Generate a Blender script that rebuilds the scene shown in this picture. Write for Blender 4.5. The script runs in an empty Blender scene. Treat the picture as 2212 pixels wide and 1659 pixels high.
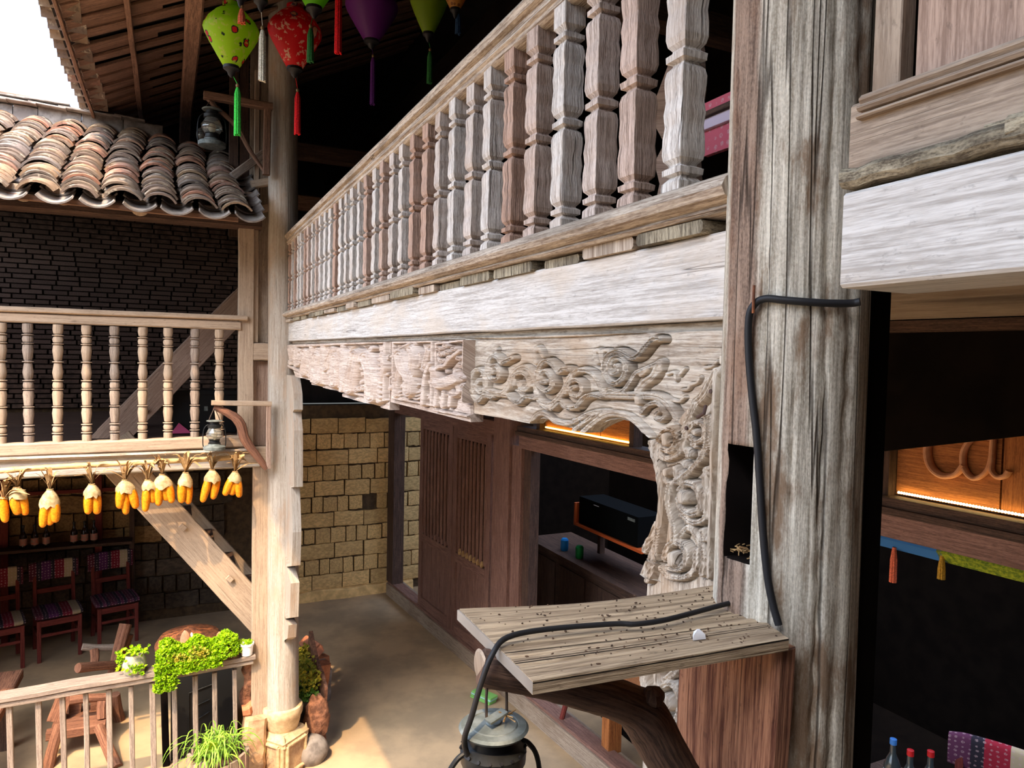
import bpy, math, random
import numpy as np
random.seed(7); rng = np.random.default_rng(7)
R_ = math.radians
scene = bpy.context.scene
col = scene.collection
# ------------------------------------------------------------------ camera
# world: +X into the gallery building on the right, +Y away, +Z up; eye 3.15 m
EYE = 3.15; FPX = 1533.0; CX, CY = 1106.0, 829.5
RW = np.array([[0.9014541, 0.00154097, 0.43287196],
               [-0.43233534, -0.04669927, 0.90050282],
               [0.02160245, -0.99890781, -0.04143103]])
from mathutils import Matrix, Vector
cam_d = bpy.data.cameras.new('camera'); cam_d.sensor_width = 36; cam_d.lens = 36 * FPX / 2212; cam_d.clip_start = .02
cam = bpy.data.objects.new('camera', cam_d); col.objects.link(cam)
cr, cdn, cf = RW[:, 0], RW[:, 1], RW[:, 2]
cam.matrix_world = Matrix([[cr[0], -cdn[0], -cf[0], 0], [cr[1], -cdn[1], -cf[1], 0], [cr[2], -cdn[2], -cf[2], EYE], [0, 0, 0, 1]])
scene.camera = cam
# ------------------------------------------------------------------ light
w = bpy.data.worlds.new('world'); scene.world = w; w.use_nodes = True
wnt = w.node_tree; bg = wnt.nodes['Background']; sky = wnt.nodes.new('ShaderNodeTexSky'); sky.sky_type = 'NISHITA'; sky.sun_disc = False
sky.sun_elevation = R_(55.0); sky.sun_rotation = R_(217); sky.air_density = 1.0; sky.dust_density = 4.0; sky.ozone_density = 1.0
hsv = wnt.nodes.new('ShaderNodeHueSaturation'); hsv.inputs['Saturation'].default_value = 0.72; wnt.links.new(sky.outputs[0], hsv.inputs['Color']); tint = wnt.nodes.new('ShaderNodeMix'); tint.data_type = 'RGBA'; tint.blend_type = 'MULTIPLY'; tint.inputs[0].default_value = 1; tint.inputs[7].default_value = (0.93, 0.98, 1.04, 1); wnt.links.new(hsv.outputs[0], tint.inputs[6]); wnt.links.new(tint.outputs[2], bg.inputs[0])
bg.inputs[1].default_value = 0.38
sd = bpy.data.lights.new('sun', 'SUN'); sd.energy = 2.2; sd.color = (1.0, 0.68, 0.38); sd.angle = R_(0.6)
sun = bpy.data.objects.new('sun', sd); col.objects.link(sun)
sun.rotation_euler = Vector((0.42, 0.56, -1.0)).to_track_quat('-Z', 'Y').to_euler(); sun.location = (-6, -5, 14)
vs = scene.view_settings
vs.view_transform = 'Standard'; vs.look = 'None'; vs.gamma = 1; vs.use_curve_mapping = False; vs.exposure = 1.48
# ------------------------------------------------------------------ layout helper: a measured sight line meets a real plane
def sight(u, v): return RW @ np.array([(u - CX) / FPX, (v - CY) / FPX, 1.0])
def P(u, v, X=None, Y=None, Z=None):
    d = sight(u, v)
    t = X / d[0] if X is not None else (Y / d[1] if Y is not None else (Z - EYE) / d[2])
    return np.array([0, 0, EYE]) + d * t
def to_px(p):
    c = (np.asarray(p, float) - [0, 0, EYE]) @ RW
    return CX + FPX * c[..., 0] / c[..., 2], CY + FPX * c[..., 1] / c[..., 2]
G = -0.10                       # ground level
PC = (0.83, 0.77); PR = 0.10    # near post axis and radius
def on_post(u, v, off=0.0):
    d = sight(u, v); r = PR + off
    a = d[0]**2 + d[1]**2; b = -2 * (d[0] * PC[0] + d[1] * PC[1]); c = PC[0]**2 + PC[1]**2 - r * r
    D = max(b * b - 4 * a * c, 0); t = (-b - D**.5) / 2 / a
    return np.array([0, 0, EYE]) + d * t
# ------------------------------------------------------------------ materials
def lin(c):
    return tuple(((x / 255) / 12.92 if x / 255 <= .04045 else ((x / 255 + .055) / 1.055)**2.4) for x in c) + (1,)
def new_mat(name, rough=.8):
    m = bpy.data.materials.new(name); m.use_nodes = True
    b = m.node_tree.nodes['Principled BSDF']; b.inputs['Roughness'].default_value = rough
    b.inputs['Specular IOR Level'].default_value = .25
    return m, m.node_tree, b
class N:
    def __init__(s, nt): s.nt = nt
    def n(s, typ, **k):
        x = s.nt.nodes.new(typ)
        for a, v in k.items(): setattr(x, a, v)
        return x
    def l(s, a, b): s.nt.links.new(a, b)
    def noise(s, vec, scale, detail=5, rough=.6):
        x = s.n('ShaderNodeTexNoise'); x.inputs['Scale'].default_value = scale; x.inputs['Detail'].default_value = detail
        x.inputs['Roughness'].default_value = rough; s.l(vec, x.inputs['Vector']); return x.outputs['Fac']
    def math(s, op, a, b=None, c=None, clamp=False):
        x = s.n('ShaderNodeMath', operation=op, use_clamp=clamp)
        for i, q in enumerate((a, b, c)):
            if q is None: continue
            if isinstance(q, (int, float)): x.inputs[i].default_value = q
            else: s.l(q, x.inputs[i])
        return x.outputs[0]
    def ramp(s, fac, a, b):
        x = s.n('ShaderNodeMapRange', interpolation_type='SMOOTHSTEP'); x.inputs[1].default_value = a; x.inputs[2].default_value = b
        s.l(fac, x.inputs[0]); return x.outputs[0]
    def mix(s, fac, a, b):
        x = s.n('ShaderNodeMix', data_type='RGBA')
        if isinstance(fac, (int, float)): x.inputs[0].default_value = fac
        else: s.l(fac, x.inputs[0])
        for i, q in ((6, a), (7, b)):
            if isinstance(q, tuple): x.inputs[i].default_value = q
            else: s.l(q, x.inputs[i])
        return x.outputs[2]
    def mapping(s, vec, scale=(1, 1, 1), loc=None):
        x = s.n('ShaderNodeMapping'); s.l(vec, x.inputs['Vector']); x.inputs['Scale'].default_value = scale
        if loc is not None: s.l(loc, x.inputs['Location'])
        return x.outputs[0]
    def bump(s, h, strength, dist, bsdf):
        x = s.n('ShaderNodeBump'); x.inputs['Strength'].default_value = strength; x.inputs['Distance'].default_value = dist
        s.l(h, x.inputs['Height']); s.l(x.outputs[0], bsdf.inputs['Normal'])
    def uvr(s):
        """UV (around, along) in metres with a per-object shift."""
        tc = s.n('ShaderNodeTexCoord'); oi = s.n('ShaderNodeObjectInfo')
        cb = s.n('ShaderNodeCombineXYZ'); r = s.math('MULTIPLY', oi.outputs['Random'], 37.0)
        s.l(r, cb.inputs[0]); s.l(r, cb.inputs[1]); s.l(r, cb.inputs[2])
        ad = s.n('ShaderNodeVectorMath', operation='ADD'); s.l(tc.outputs['UV'], ad.inputs[0]); s.l(cb.outputs[0], ad.inputs[1])
        return ad.outputs[0], oi.outputs['Random'], tc
MATS = {}
def wood(name, light, dark, stain=None, stain_amt=.5, alt=None, sc=1.0, bump=.5, dist=.004, rough=.85, crack=.6, crack_col=(45, 35, 30), along=.07, crack_w=.006, speck=.35):
    """weathered timber: fibres, stains and splits running along the piece"""
    m, nt, b = new_mat(name, rough); k = N(nt); uv, rnd, tc = k.uvr()
    g = k.noise(k.mapping(uv, (1, along * .6, 1)), 85 * sc, 7, .7)
    g2 = k.noise(k.mapping(uv, (1, along * .55, 1)), 210 * sc, 4, .6)
    g3 = k.noise(k.mapping(uv, (1, along * 1.6, 1)), 420 * sc, 3, .6)
    grain = k.math('ADD', k.math('MULTIPLY', g, .38), k.math('ADD', k.math('MULTIPLY', g2, .36), k.math('MULTIPLY', g3, .26)))
    c = k.mix(k.ramp(grain, .39, .60), lin(dark), lin(light))
    if stain:
        s = k.noise(k.mapping(uv, (1, .4, 1)), 7 * sc, 5, .62)
        c = k.mix(k.math('MULTIPLY', k.ramp(s, .47, .66), stain_amt), c, lin(stain))
    if alt: c = k.mix(k.math('MULTIPLY', k.ramp(rnd, .45, .8), .75), c, k.mix(k.ramp(grain, .36, .62), lin(tuple(int(q * .62) for q in alt)), lin(alt)))
    sp_n = k.noise(k.mapping(uv, (1, .45, 1)), 95 * sc, 4, .65); c = k.mix(k.math('MULTIPLY', k.ramp(sp_n, .60, .70), speck), c, lin(tuple(int(q * .55) for q in dark)))
    cn = k.noise(k.mapping(uv, (1, along * .28, 1)), 17 * sc, 3, .55)
    line = k.math('SUBTRACT', 1.0, k.ramp(k.math('ABSOLUTE', k.math('SUBTRACT', cn, .53)), 0.0, crack_w))
    gate = k.ramp(k.noise(k.mapping(uv, (1, .5, 1)), 5 * sc, 2, .5), .42, .6)
    line = k.math('MULTIPLY', line, gate)
    c = k.mix(k.math('MULTIPLY', line, crack), c, lin(crack_col))
    k.l(c, b.inputs['Base Color'])
    h = k.math('SUBTRACT', grain, k.math('MULTIPLY', line, crack * 1.6))
    k.bump(h, bump, dist, b)
    MATS[name] = m; return m
def plain(name, c, rough=.6, c2=None, scale=20, bump=0, metal=0, dist=.003, coord='Object', rnd_amt=0, spec=.25, trans=0, emit=None, es=0, alpha=None, detail=4):
    m, nt, b = new_mat(name, rough); k = N(nt); b.inputs['Specular IOR Level'].default_value = spec
    b.inputs['Metallic'].default_value = metal; b.inputs['Transmission Weight'].default_value = trans
    tc = k.n('ShaderNodeTexCoord'); oi = k.n('ShaderNodeObjectInfo')
    if c2:
        ad = k.n('ShaderNodeVectorMath', operation='ADD'); k.l(tc.outputs[coord], ad.inputs[0])
        cb = k.n('ShaderNodeCombineXYZ'); k.l(k.math('MULTIPLY', oi.outputs['Random'], 31.0), cb.inputs[0]); k.l(cb.outputs[0], ad.inputs[1])
        f = k.noise(ad.outputs[0], scale, detail, .62)
        cc = k.mix(k.ramp(f, .35, .65), lin(c), lin(c2))
        if rnd_amt:
            hs = k.n('ShaderNodeHueSaturation'); k.l(cc, hs.inputs['Color'])
            k.l(k.math('MULTIPLY_ADD', oi.outputs['Random'], rnd_amt, 1 - rnd_amt / 2), hs.inputs['Value']); cc = hs.outputs[0]
        k.l(cc, b.inputs['Base Color'])
        if bump: k.bump(f, bump, dist, b)
    else: b.inputs['Base Color'].default_value = lin(c)
    if emit: b.inputs['Emission Color'].default_value = lin(emit); b.inputs['Emission Strength'].default_value = es
    if alpha is not None: b.inputs['Alpha'].default_value = alpha
    MATS[name] = m; return m
wood('white_wood', (206, 203, 198), (160, 154, 147), (196, 180, 160), .45, crack=.8, bump=.35, along=.05, crack_w=.0035, speck=.3)
wood('baluster_wood', (226, 221, 214), (146, 136, 126), (178, 160, 144), .5, alt=(186, 140, 112), bump=1.0, crack=.6, sc=1.5)
wood('rail_wood', (196, 182, 164), (120, 102, 86), (96, 86, 74), .45, bump=.6, crack=.8)
wood('carved_wood', (194, 184, 169), (130, 116, 101), (164, 138, 110), .55, bump=.75, crack=.55, sc=.9)
wood('figure_wood', (204, 189, 176), (150, 132, 119), (170, 146, 128), .5, bump=.5, crack=.4)
wood('lichen_wood', (172, 162, 138), (84, 74, 60), (58, 52, 44), .7, bump=1.0, crack=.7, along=.35)
wood('beige_wood', (176, 156, 134), (142, 122, 103), (184, 160, 136), .5, bump=.3, crack=.45, along=.05)
wood('pink_wood', (178, 152, 134), (134, 110, 95), (148, 120, 102), .5, bump=.3, crack=.5)
wood('corner_wood', (178, 170, 158), (142, 129, 115), (164, 139, 116), .6, bump=.3, crack=.6, along=.04)
wood('door_wood', (146, 110, 96), (96, 70, 62), (116, 84, 72), .6, bump=.35, crack=.5, crack_col=(30, 20, 18))
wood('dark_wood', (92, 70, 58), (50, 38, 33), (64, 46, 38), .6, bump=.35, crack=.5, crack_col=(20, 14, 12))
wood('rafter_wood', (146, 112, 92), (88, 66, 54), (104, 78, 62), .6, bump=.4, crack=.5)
wood('shelf_wood', (190, 168, 138), (116, 98, 78), (150, 130, 104), .5, bump=1.3, crack=.95, sc=.75, along=.04, dist=.006)
wood('red_board', (168, 120, 92), (84, 46, 36), (70, 56, 46), .75, bump=.9, crack=.95, sc=.9, along=.035, dist=.006, crack_col=(28, 14, 10))
wood('branch_wood', (104, 80, 66), (50, 38, 32), (78, 54, 42), .6, bump=.8, crack=.7)
wood('log_wood', (148, 104, 80), (86, 54, 42), (120, 84, 66), .5, bump=.8, crack=.7)
wood('chair_wood', (122, 56, 48), (88, 36, 32), None, bump=.1, crack=.1)
wood('warm_wood', (172, 108, 58), (120, 70, 36), (140, 84, 44), .4, bump=.2, crack=.3)
wood('grey_rail', (158, 143, 129), (108, 95, 86), (124, 108, 97), .4, bump=.5, crack=.6)
wood('panel_wood', (168, 151, 132), (126, 110, 95), (116, 96, 78), .6, bump=.5, crack=.4)
def post_mat():
    m, nt, b = new_mat('post_wood', .88); k = N(nt); uv, rnd, tc = k.uvr()
    tcu = tc.outputs['UV']
    g = k.noise(k.mapping(tcu, (1, .035, 1)), 110, 8, .75); gg = k.noise(k.mapping(tcu, (1, .5, 1)), 330, 3, .6)
    grain = k.math('ADD', k.math('MULTIPLY', g, .75), k.math('MULTIPLY', gg, .25))
    c = k.mix(k.ramp(grain, .36, .64), lin((140, 130, 113)), lin((226, 218, 200)))
    st = k.noise(k.mapping(tcu, (1, .3, 1)), 15, 6, .65)
    c = k.mix(k.math('MULTIPLY', k.ramp(st, .5, .64), .85), c, lin((120, 92, 66)))
    # red heartwood exposed along the left side of the trunk
    sx = k.n('ShaderNodeSeparateXYZ'); k.l(tcu, sx.inputs[0])
    wob = k.math('MULTIPLY_ADD', k.noise(k.mapping(tcu, (.3, .35, 1)), 6, 4, .6), .07, -.035)
    q = k.math('ADD', sx.outputs[0], wob)
    band = k.math('MULTIPLY', k.ramp(q, .278, .290), k.math('SUBTRACT', 1.0, k.ramp(q, .335, .352)))
    c = k.mix(k.math('MULTIPLY', band, .85), c, k.mix(k.ramp(grain, .38, .6), lin((76, 54, 44)), lin((146, 116, 96))))
    cn = k.noise(k.mapping(tcu, (1, .02, 1)), 16, 3, .5)
    line = k.math('SUBTRACT', 1.0, k.ramp(k.math('ABSOLUTE', k.math('SUBTRACT', cn, .5)), 0.0, .010))
    c = k.mix(k.math('MULTIPLY', line, .75), c, lin((48, 38, 30)))
    k.l(c, b.inputs['Base Color']); k.bump(k.math('SUBTRACT', grain, line), .9, .004, b); MATS['post_wood'] = m
post_mat()
plain('ground', (184, 158, 124), .95, (152, 132, 106), 1.6, .25, detail=8)
plain('adobe', (226, 190, 130), .95, (190, 156, 104), 9, .5, rnd_amt=.28, dist=.01)
plain('adobe_shade', (150, 120, 80), .95, (120, 94, 64), 9, .5, rnd_amt=.5, dist=.01); plain('adobe_deep_shade', (88, 76, 64), .95, (66, 58, 50), 7, .5, rnd_amt=.4, dist=.01)  # darker adobe copies: the left room's shade put into the block colour
plain('mortar', (96, 78, 58), 1, (74, 60, 46), 12, .4)
plain('dark_brick', (104, 84, 74), .95, (76, 62, 56), 14, .4, rnd_amt=.45)
plain('dark_mortar', (56, 47, 43), 1, (44, 38, 35), 10, .2)
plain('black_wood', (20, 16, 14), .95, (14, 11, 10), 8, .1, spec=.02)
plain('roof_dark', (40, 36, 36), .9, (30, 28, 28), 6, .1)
plain('plaster', (150, 140, 128), .95, (120, 110, 100), 3, .2)
plain('stone_base', (208, 182, 142), .9, (182, 154, 116), 22, .5, dist=.004)
plain('stone_rough', (200, 168, 130), .95, (160, 126, 96), 12, .8, dist=.01)
plain('slab', (150, 142, 134), .95, (110, 102, 96), 10, .5, rnd_amt=.3)
plain('bamboo', (214, 184, 132), .5, (190, 156, 104), 8, .1)
plain('husk', (196, 176, 134), .8, (160, 136, 94), 30, .3, rnd_amt=.2)
plain('husk_dry', (180, 148, 102), .85, (140, 108, 70), 30, .3)
plain('kernel', (222, 140, 22), .45, (196, 112, 12), 60, .3, rnd_amt=.2)
plain('cob_tip', (230, 208, 160), .8)
plain('metal_grey', (126, 134, 132), .65, (92, 100, 98), 30, .2, metal=.25)
plain('metal_dark', (44, 46, 47), .45, (30, 31, 32), 30, .1, metal=.4)
plain('rust', (150, 92, 58), .8, (96, 58, 40), 40, .3)
plain('wire', (70, 58, 50), .6); plain('cable', (34, 34, 36), .5); plain('iron', (74, 56, 50), .7)
plain('glass', (236, 240, 236), .06, trans=.92, spec=.5)
plain('bulb', (255, 236, 200), .2, trans=.6, spec=.5)
plain('leaf', (158, 196, 16), .5, (112, 158, 10), 40, rnd_amt=.2)
plain('leaf_dark', (98, 138, 44), .5, (70, 108, 34), 30)
plain('grass', (140, 178, 60), .5, (104, 146, 46), 20)
plain('leaf_yellow', (196, 176, 60), .6, (120, 138, 40), 30)
plain('soil', (88, 66, 50), 1, (60, 46, 36), 30, .6)
plain('pot_stone', (178, 172, 150), .7, (146, 144, 120), 20, .2)
plain('white_pot', (238, 238, 240), .35); plain('red_stone', (196, 136, 108), .9, (166, 108, 84), 20, .4)
plain('brick_red', (196, 130, 92), .95, (160, 100, 70), 14, .5)
plain('trough_stone', (96, 94, 92), .9, (70, 70, 70), 10, .5)
plain('bark', (150, 106, 82), .95, (96, 66, 52), 22, 1.0, dist=.015)
plain('black_box', (26, 28, 30), .4); plain('amp', (10, 12, 13), .9, spec=.05); plain('orange_wood', (196, 92, 44), .5)
plain('bottle', (34, 20, 14), .12, spec=.6); plain('bottle_label', (186, 96, 76), .6, (120, 120, 110), 90)
plain('red_cap', (190, 30, 34), .4); plain('blue_cap', (60, 120, 190), .4); plain('paper', (225, 225, 228), .6)
plain('clear_bottle', (52, 60, 62), .1, spec=.6)
plain('green_plastic', (120, 180, 96), .5); plain('teal_plastic', (150, 196, 190), .5)
plain('pink', (200, 84, 128), .6); plain('pale_cloth', (206, 190, 204), .9); plain('blue_cloth', (52, 104, 156), .9); plain('yellow_cloth', (150, 158, 36), .9, (86, 106, 26), 60)
plain('blue_obj', (30, 140, 220), .4); plain('green_obj', (20, 150, 70), .4)
plain('lamp_black', (28, 28, 32), .5); plain('bead', (120, 96, 60), .5); plain('lantern_wood', (170, 120, 86), .6)
for nm, c in (('tassel_green', (70, 224, 84)), ('tassel_red', (226, 22, 30)), ('tassel_white', (232, 226, 206)), ('tassel_purple', (96, 40, 130)), ('tassel_blue', (38, 70, 110)), ('tassel_yellow', (190, 140, 40)), ('tassel_dkgreen', (50, 120, 60)), ('tassel_orange', (222, 108, 72)), ('tassel_brown', (140, 100, 60))):
    plain(nm, c, .8, tuple(int(q * .75) for q in c), 160, .4)
def tile_mat():
    m, nt, b = new_mat('roof_tile', .9); k = N(nt); tc = k.n('ShaderNodeTexCoord'); oi = k.n('ShaderNodeObjectInfo')
    cb = k.n('ShaderNodeCombineXYZ'); k.l(k.math('MULTIPLY', oi.outputs['Random'], 53.0), cb.inputs[0])
    ad = k.n('ShaderNodeVectorMath', operation='ADD'); k.l(tc.outputs['Object'], ad.inputs[0]); k.l(cb.outputs[0], ad.inputs[1])
    r = k.n('ShaderNodeValToRGB'); k.l(oi.outputs['Random'], r.inputs[0]); el = r.color_ramp.elements
    cs = [(0, (96, 86, 78)), (.25, (134, 116, 98)), (.45, (112, 96, 86)), (.62, (152, 126, 98)), (.8, (118, 110, 104)), (.93, (160, 112, 88)), (1, (150, 122, 96))]
    el[0].position = 0; el[0].color = lin(cs[0][1]); el[1].position = 1; el[1].color = lin(cs[-1][1])
    for p, c in cs[1:-1]: e = el.new(p); e.color = lin(c)
    f = k.noise(ad.outputs[0], 30, 6, .65); f2 = k.noise(ad.outputs[0], 14, 4, .6)
    c = k.mix(k.math('MULTIPLY', k.ramp(f, .5, .66), .65), r.outputs[0], lin((82, 74, 68)))
    c = k.mix(k.math('MULTIPLY', k.ramp(f2, .58, .68), .6), c, lin((206, 196, 174)))
    k.l(c, b.inputs['Base Color']); k.bump(f, .6, .006, b); MATS['roof_tile'] = m
tile_mat()
def fabric_mat(name, stops, scale):
    """woven cloth in printed bands with small stitched flowers"""
    m, nt, b = new_mat(name, .95); k = N(nt); tc = k.n('ShaderNodeTexCoord'); sx = k.n('ShaderNodeSeparateXYZ'); k.l(tc.outputs['UV'], sx.inputs[0])
    fr = k.math('FRACT', k.math('MULTIPLY', sx.outputs[0], scale))
    r = k.n('ShaderNodeValToRGB'); r.color_ramp.interpolation = 'CONSTANT'; k.l(fr, r.inputs[0]); el = r.color_ramp.elements
    el[0].position = 0; el[0].color = lin(stops[0][1]); el[1].position = stops[1][0]; el[1].color = lin(stops[1][1])
    for p, c in stops[2:]: e = el.new(p); e.color = lin(c)
    v = k.n('ShaderNodeTexVoronoi'); v.inputs['Scale'].default_value = 34; k.l(k.mapping(tc.outputs['UV'], (1, 1, 1)), v.inputs['Vector']); v.inputs['Randomness'].default_value = .25
    d = k.math('SUBTRACT', 1.0, k.ramp(v.outputs['Distance'], .22, .3))
    w2 = k.noise(k.mapping(tc.outputs['UV'], (1, 1, 1)), 160, 2, .5)
    c = k.mix(k.math('MULTIPLY', d, k.math('MULTIPLY_ADD', k.ramp(w2, .4, .55), .5, .1)), r.outputs[0], lin((196, 168, 170)))
    k.l(c, b.inputs['Base Color']); MATS[name] = m
fabric_mat('woven_bands', [(0, (84, 34, 50)), (.16, (44, 38, 48)), (.26, (84, 40, 84)), (.46, (44, 38, 48)), (.54, (118, 34, 48)), (.74, (168, 152, 122)), (.92, (48, 44, 54))], 2.3)
fabric_mat('woven_wide', [(0, (96, 52, 80)), (.2, (48, 44, 54)), (.32, (158, 40, 58)), (.54, (186, 170, 140)), (.74, (48, 44, 54)), (.84, (96, 52, 80))], 2.1)
fabric_mat('woven_dark', [(0, (84, 44, 66)), (.2, (44, 38, 54)), (.4, (98, 48, 76)), (.6, (44, 38, 54)), (.8, (90, 44, 60))], 6)
fabric_mat('woven_red', [(0, (178, 60, 76)), (.5, (196, 96, 110))], 2)
def silk_mat(name, c, flower=None, leafc=(30, 40, 30), dens=9, thr=.16, trans=.5, pale=None):
    m, nt, b = new_mat(name, .45); k = N(nt); tc = k.n('ShaderNodeTexCoord')
    base = lin(c); cc = None
    if flower:
        v = k.n('ShaderNodeTexVoronoi'); v.inputs['Scale'].default_value = dens; k.l(tc.outputs['Object'], v.inputs['Vector'])
        nz = k.noise(tc.outputs['Object'], 40, 3, .6)
        d = k.math('ADD', v.outputs['Distance'], k.math('MULTIPLY_ADD', nz, .3, -.15))
        cc = k.mix(k.math('SUBTRACT', 1.0, k.ramp(d, thr + .05, thr + .08)), base, lin(leafc))
        cc = k.mix(k.math('SUBTRACT', 1.0, k.ramp(d, thr - .02, thr)), cc, lin(flower))
        if pale:
            n3 = k.noise(tc.outputs['Object'], 30, 4, .6); cc = k.mix(k.math('MULTIPLY', k.ramp(n3, .56, .6), .8), cc, lin(pale))
        k.l(cc, b.inputs['Base Color'])
    else: b.inputs['Base Color'].default_value = base
    tr = k.n('ShaderNodeBsdfTranslucent')
    if cc is not None: k.l(cc, tr.inputs[0])
    else: tr.inputs[0].default_value = base
    mx = k.n('ShaderNodeMixShader'); mx.inputs[0].default_value = trans; out = nt.nodes['Material Output']
    k.l(b.outputs[0], mx.inputs[1]); k.l(tr.outputs[0], mx.inputs[2]); k.l(mx.outputs[0], out.inputs['Surface']); MATS[name] = m
silk_mat('silk_green', (168, 214, 32), (214, 36, 50), (34, 50, 40), 17, .24, pale=(196, 206, 90))
silk_mat('silk_red', (206, 20, 30), (214, 190, 150), (96, 90, 110), 11, .2, pale=(226, 196, 170))
silk_mat('silk_lime', (110, 200, 30)); silk_mat('silk_purple', (110, 44, 130)); silk_mat('silk_olive', (130, 160, 36)); silk_mat('silk_orange', (196, 140, 70), (150, 90, 40), (120, 80, 40), 30, .2)
plain('led', (255, 220, 120), .5, emit=(255, 204, 90), es=6)
plain('led_dot', (255, 240, 200), .5, emit=(255, 224, 150), es=9); plain('letter_wood', (206, 150, 112), .6, (186, 128, 92), 20)
# ------------------------------------------------------------------ mesh builder
def nz(v): v = np.asarray(v, float); return v / (np.linalg.norm(v) + 1e-12)
class MB:
    def __init__(s): s.v = []; s.f = []; s.uv = []
    def face(s, idx, uv=None): s.f.append(list(idx)); s.uv.append(list(uv) if uv else [(0, 0)] * len(idx))
    def loft(s, secs, closed=True, caps=True, u0=None, v0=None):
        secs = [np.asarray(q, float) for q in secs]; n = len(secs[0]); base = len(s.v)
        u0 = random.random() * 5 if u0 is None else u0; v0 = random.random() * 5 if v0 is None else v0
        for q in secs: s.v.extend(q.tolist())
        mid = secs[len(secs) // 2]; per = [0]
        for i in range(n): per.append(per[-1] + float(np.linalg.norm(mid[(i + 1) % n] - mid[i])))
        al = [0.0]
        for i in range(1, len(secs)): al.append(al[-1] + float(np.mean(np.linalg.norm(secs[i] - secs[i - 1], axis=1))))
        for i in range(len(secs) - 1):
            for j in range(n if closed else n - 1):
                j2 = (j + 1) % n; a, b_ = base + i * n, base + (i + 1) * n
                s.face((a + j, a + j2, b_ + j2, b_ + j), ((u0 + per[j], v0 + al[i]), (u0 + per[j + 1], v0 + al[i]), (u0 + per[j + 1], v0 + al[i + 1]), (u0 + per[j], v0 + al[i + 1])))
        if closed and caps:
            for sec, off, flip in ((secs[0], 0, True), (secs[-1], (len(secs) - 1) * n, False)):
                c = sec.mean(0); ex = nz(sec[0] - c); nn = nz(np.cross(sec[1] - sec[0], sec[n // 2] - sec[0])); ey = np.cross(nn, ex)
                idx = [base + off + j for j in range(n)]; uv = [(float((p - c) @ ex) + u0, float((p - c) @ ey) * .3 + v0) for p in sec]
                if flip: idx.reverse(); uv.reverse()
                s.face(idx, uv)
        return s
    def beam(s, a, b, w, h, up=(0, 0, 1), seg=4, wob=.0, ch=None, taper=1.0):
        """squared timber from a to b: w across, h along 'up', chamfered and a little uneven"""
        a, b = np.asarray(a, float), np.asarray(b, float); d = nz(b - a); side = nz(np.cross(d, up)); upv = np.cross(side, d)
        ch = min(w, h) * .12 if ch is None else ch; secs = []
        for i in range(seg + 1):
            t = i / seg; c = a + (b - a) * t + (side * random.uniform(-1, 1) + upv * random.uniform(-1, 1)) * wob
            k = 1 + (taper - 1) * t; W = w / 2 * k + random.uniform(-1, 1) * wob * .6; H = h / 2 * k + random.uniform(-1, 1) * wob * .6
            pts = [(-W + ch, -H), (W - ch, -H), (W, -H + ch), (W, H - ch), (W - ch, H), (-W + ch, H), (-W, H - ch), (-W, -H + ch)]
            secs.append([c + side * x + upv * y for x, y in pts[::-1]])
        return s.loft(secs)
    def box(s, x0, x1, y0, y1, z0, z1, wob=0, ch=None):
        dx, dy, dz = x1 - x0, y1 - y0, z1 - z0; c = ((x0 + x1) / 2, (y0 + y1) / 2, (z0 + z1) / 2); m = max(dx, dy, dz); ch = .0015 if ch is None else ch
        if m == dx: return s.beam((x0, c[1], c[2]), (x1, c[1], c[2]), dy, dz, (0, 0, 1), 2, wob, ch)
        if m == dy: return s.beam((c[0], y0, c[2]), (c[0], y1, c[2]), dx, dz, (0, 0, 1), 2, wob, ch)
        return s.beam((c[0], c[1], z0), (c[0], c[1], z1), dx, dy, (0, 1, 0), 2, wob, ch)
    def tube(s, pts, r, n=10, caps=True, wob=0, flat=None):
        pts = [np.asarray(p, float) for p in pts]; r = [r] * len(pts) if isinstance(r, (int, float)) else r
        t0 = nz(pts[1] - pts[0]); a = nz(np.cross(t0, (0.12, .3, .95) if abs(t0[2]) < .9 else (1, .1, 0))); secs = []
        for i, p in enumerate(pts):
            t = nz(pts[min(i + 1, len(pts) - 1)] - pts[max(i - 1, 0)]); a = nz(a - t * (a @ t)); b_ = np.cross(t, a)
            secs.append([p + (a * math.cos(q) + b_ * math.sin(q) * (flat or 1)) * r[i] * (1 + random.uniform(-wob, wob)) for q in np.linspace(0, 2 * math.pi, n, endpoint=False)])
        return s.loft(secs, caps=caps)
    def lathe(s, prof, n=16, c=(0, 0, 0), square=False, rot=0, wob=0, caps=True, sy=1.0):
        secs = []
        for r, z in prof:
            if square:
                ch = r * .05; pts = [(-r + ch, -r), (r - ch, -r), (r, -r + ch), (r, r - ch), (r - ch, r), (-r + ch, r), (-r, r - ch), (-r, -r + ch)]
            else: pts = [(r * math.cos(q), r * math.sin(q) * sy) for q in np.linspace(0, 2 * math.pi, n, endpoint=False)]
            cs, sn = math.cos(rot), math.sin(rot)
            secs.append([(c[0] + x * cs - y * sn + random.uniform(-wob, wob), c[1] + x * sn + y * cs + random.uniform(-wob, wob), c[2] + z) for x, y in pts])
        return s.loft(secs, caps=caps)
    def strip(s, pts, widths, side, thick=0.0):
        """a thin leaf along pts"""
        side = nz(side); base = len(s.v)
        for p, w_ in zip(pts, widths):
            p = np.asarray(p, float); s.v.append((p - side * w_ / 2).tolist()); s.v.append((p + side * w_ / 2).tolist())
        for i in range(len(pts) - 1):
            k = base + 2 * i; s.face((k, k + 1, k + 3, k + 2), ((0, i * .02), (.02, i * .02), (.02, i * .02 + .02), (0, i * .02 + .02)))
        return s
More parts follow.
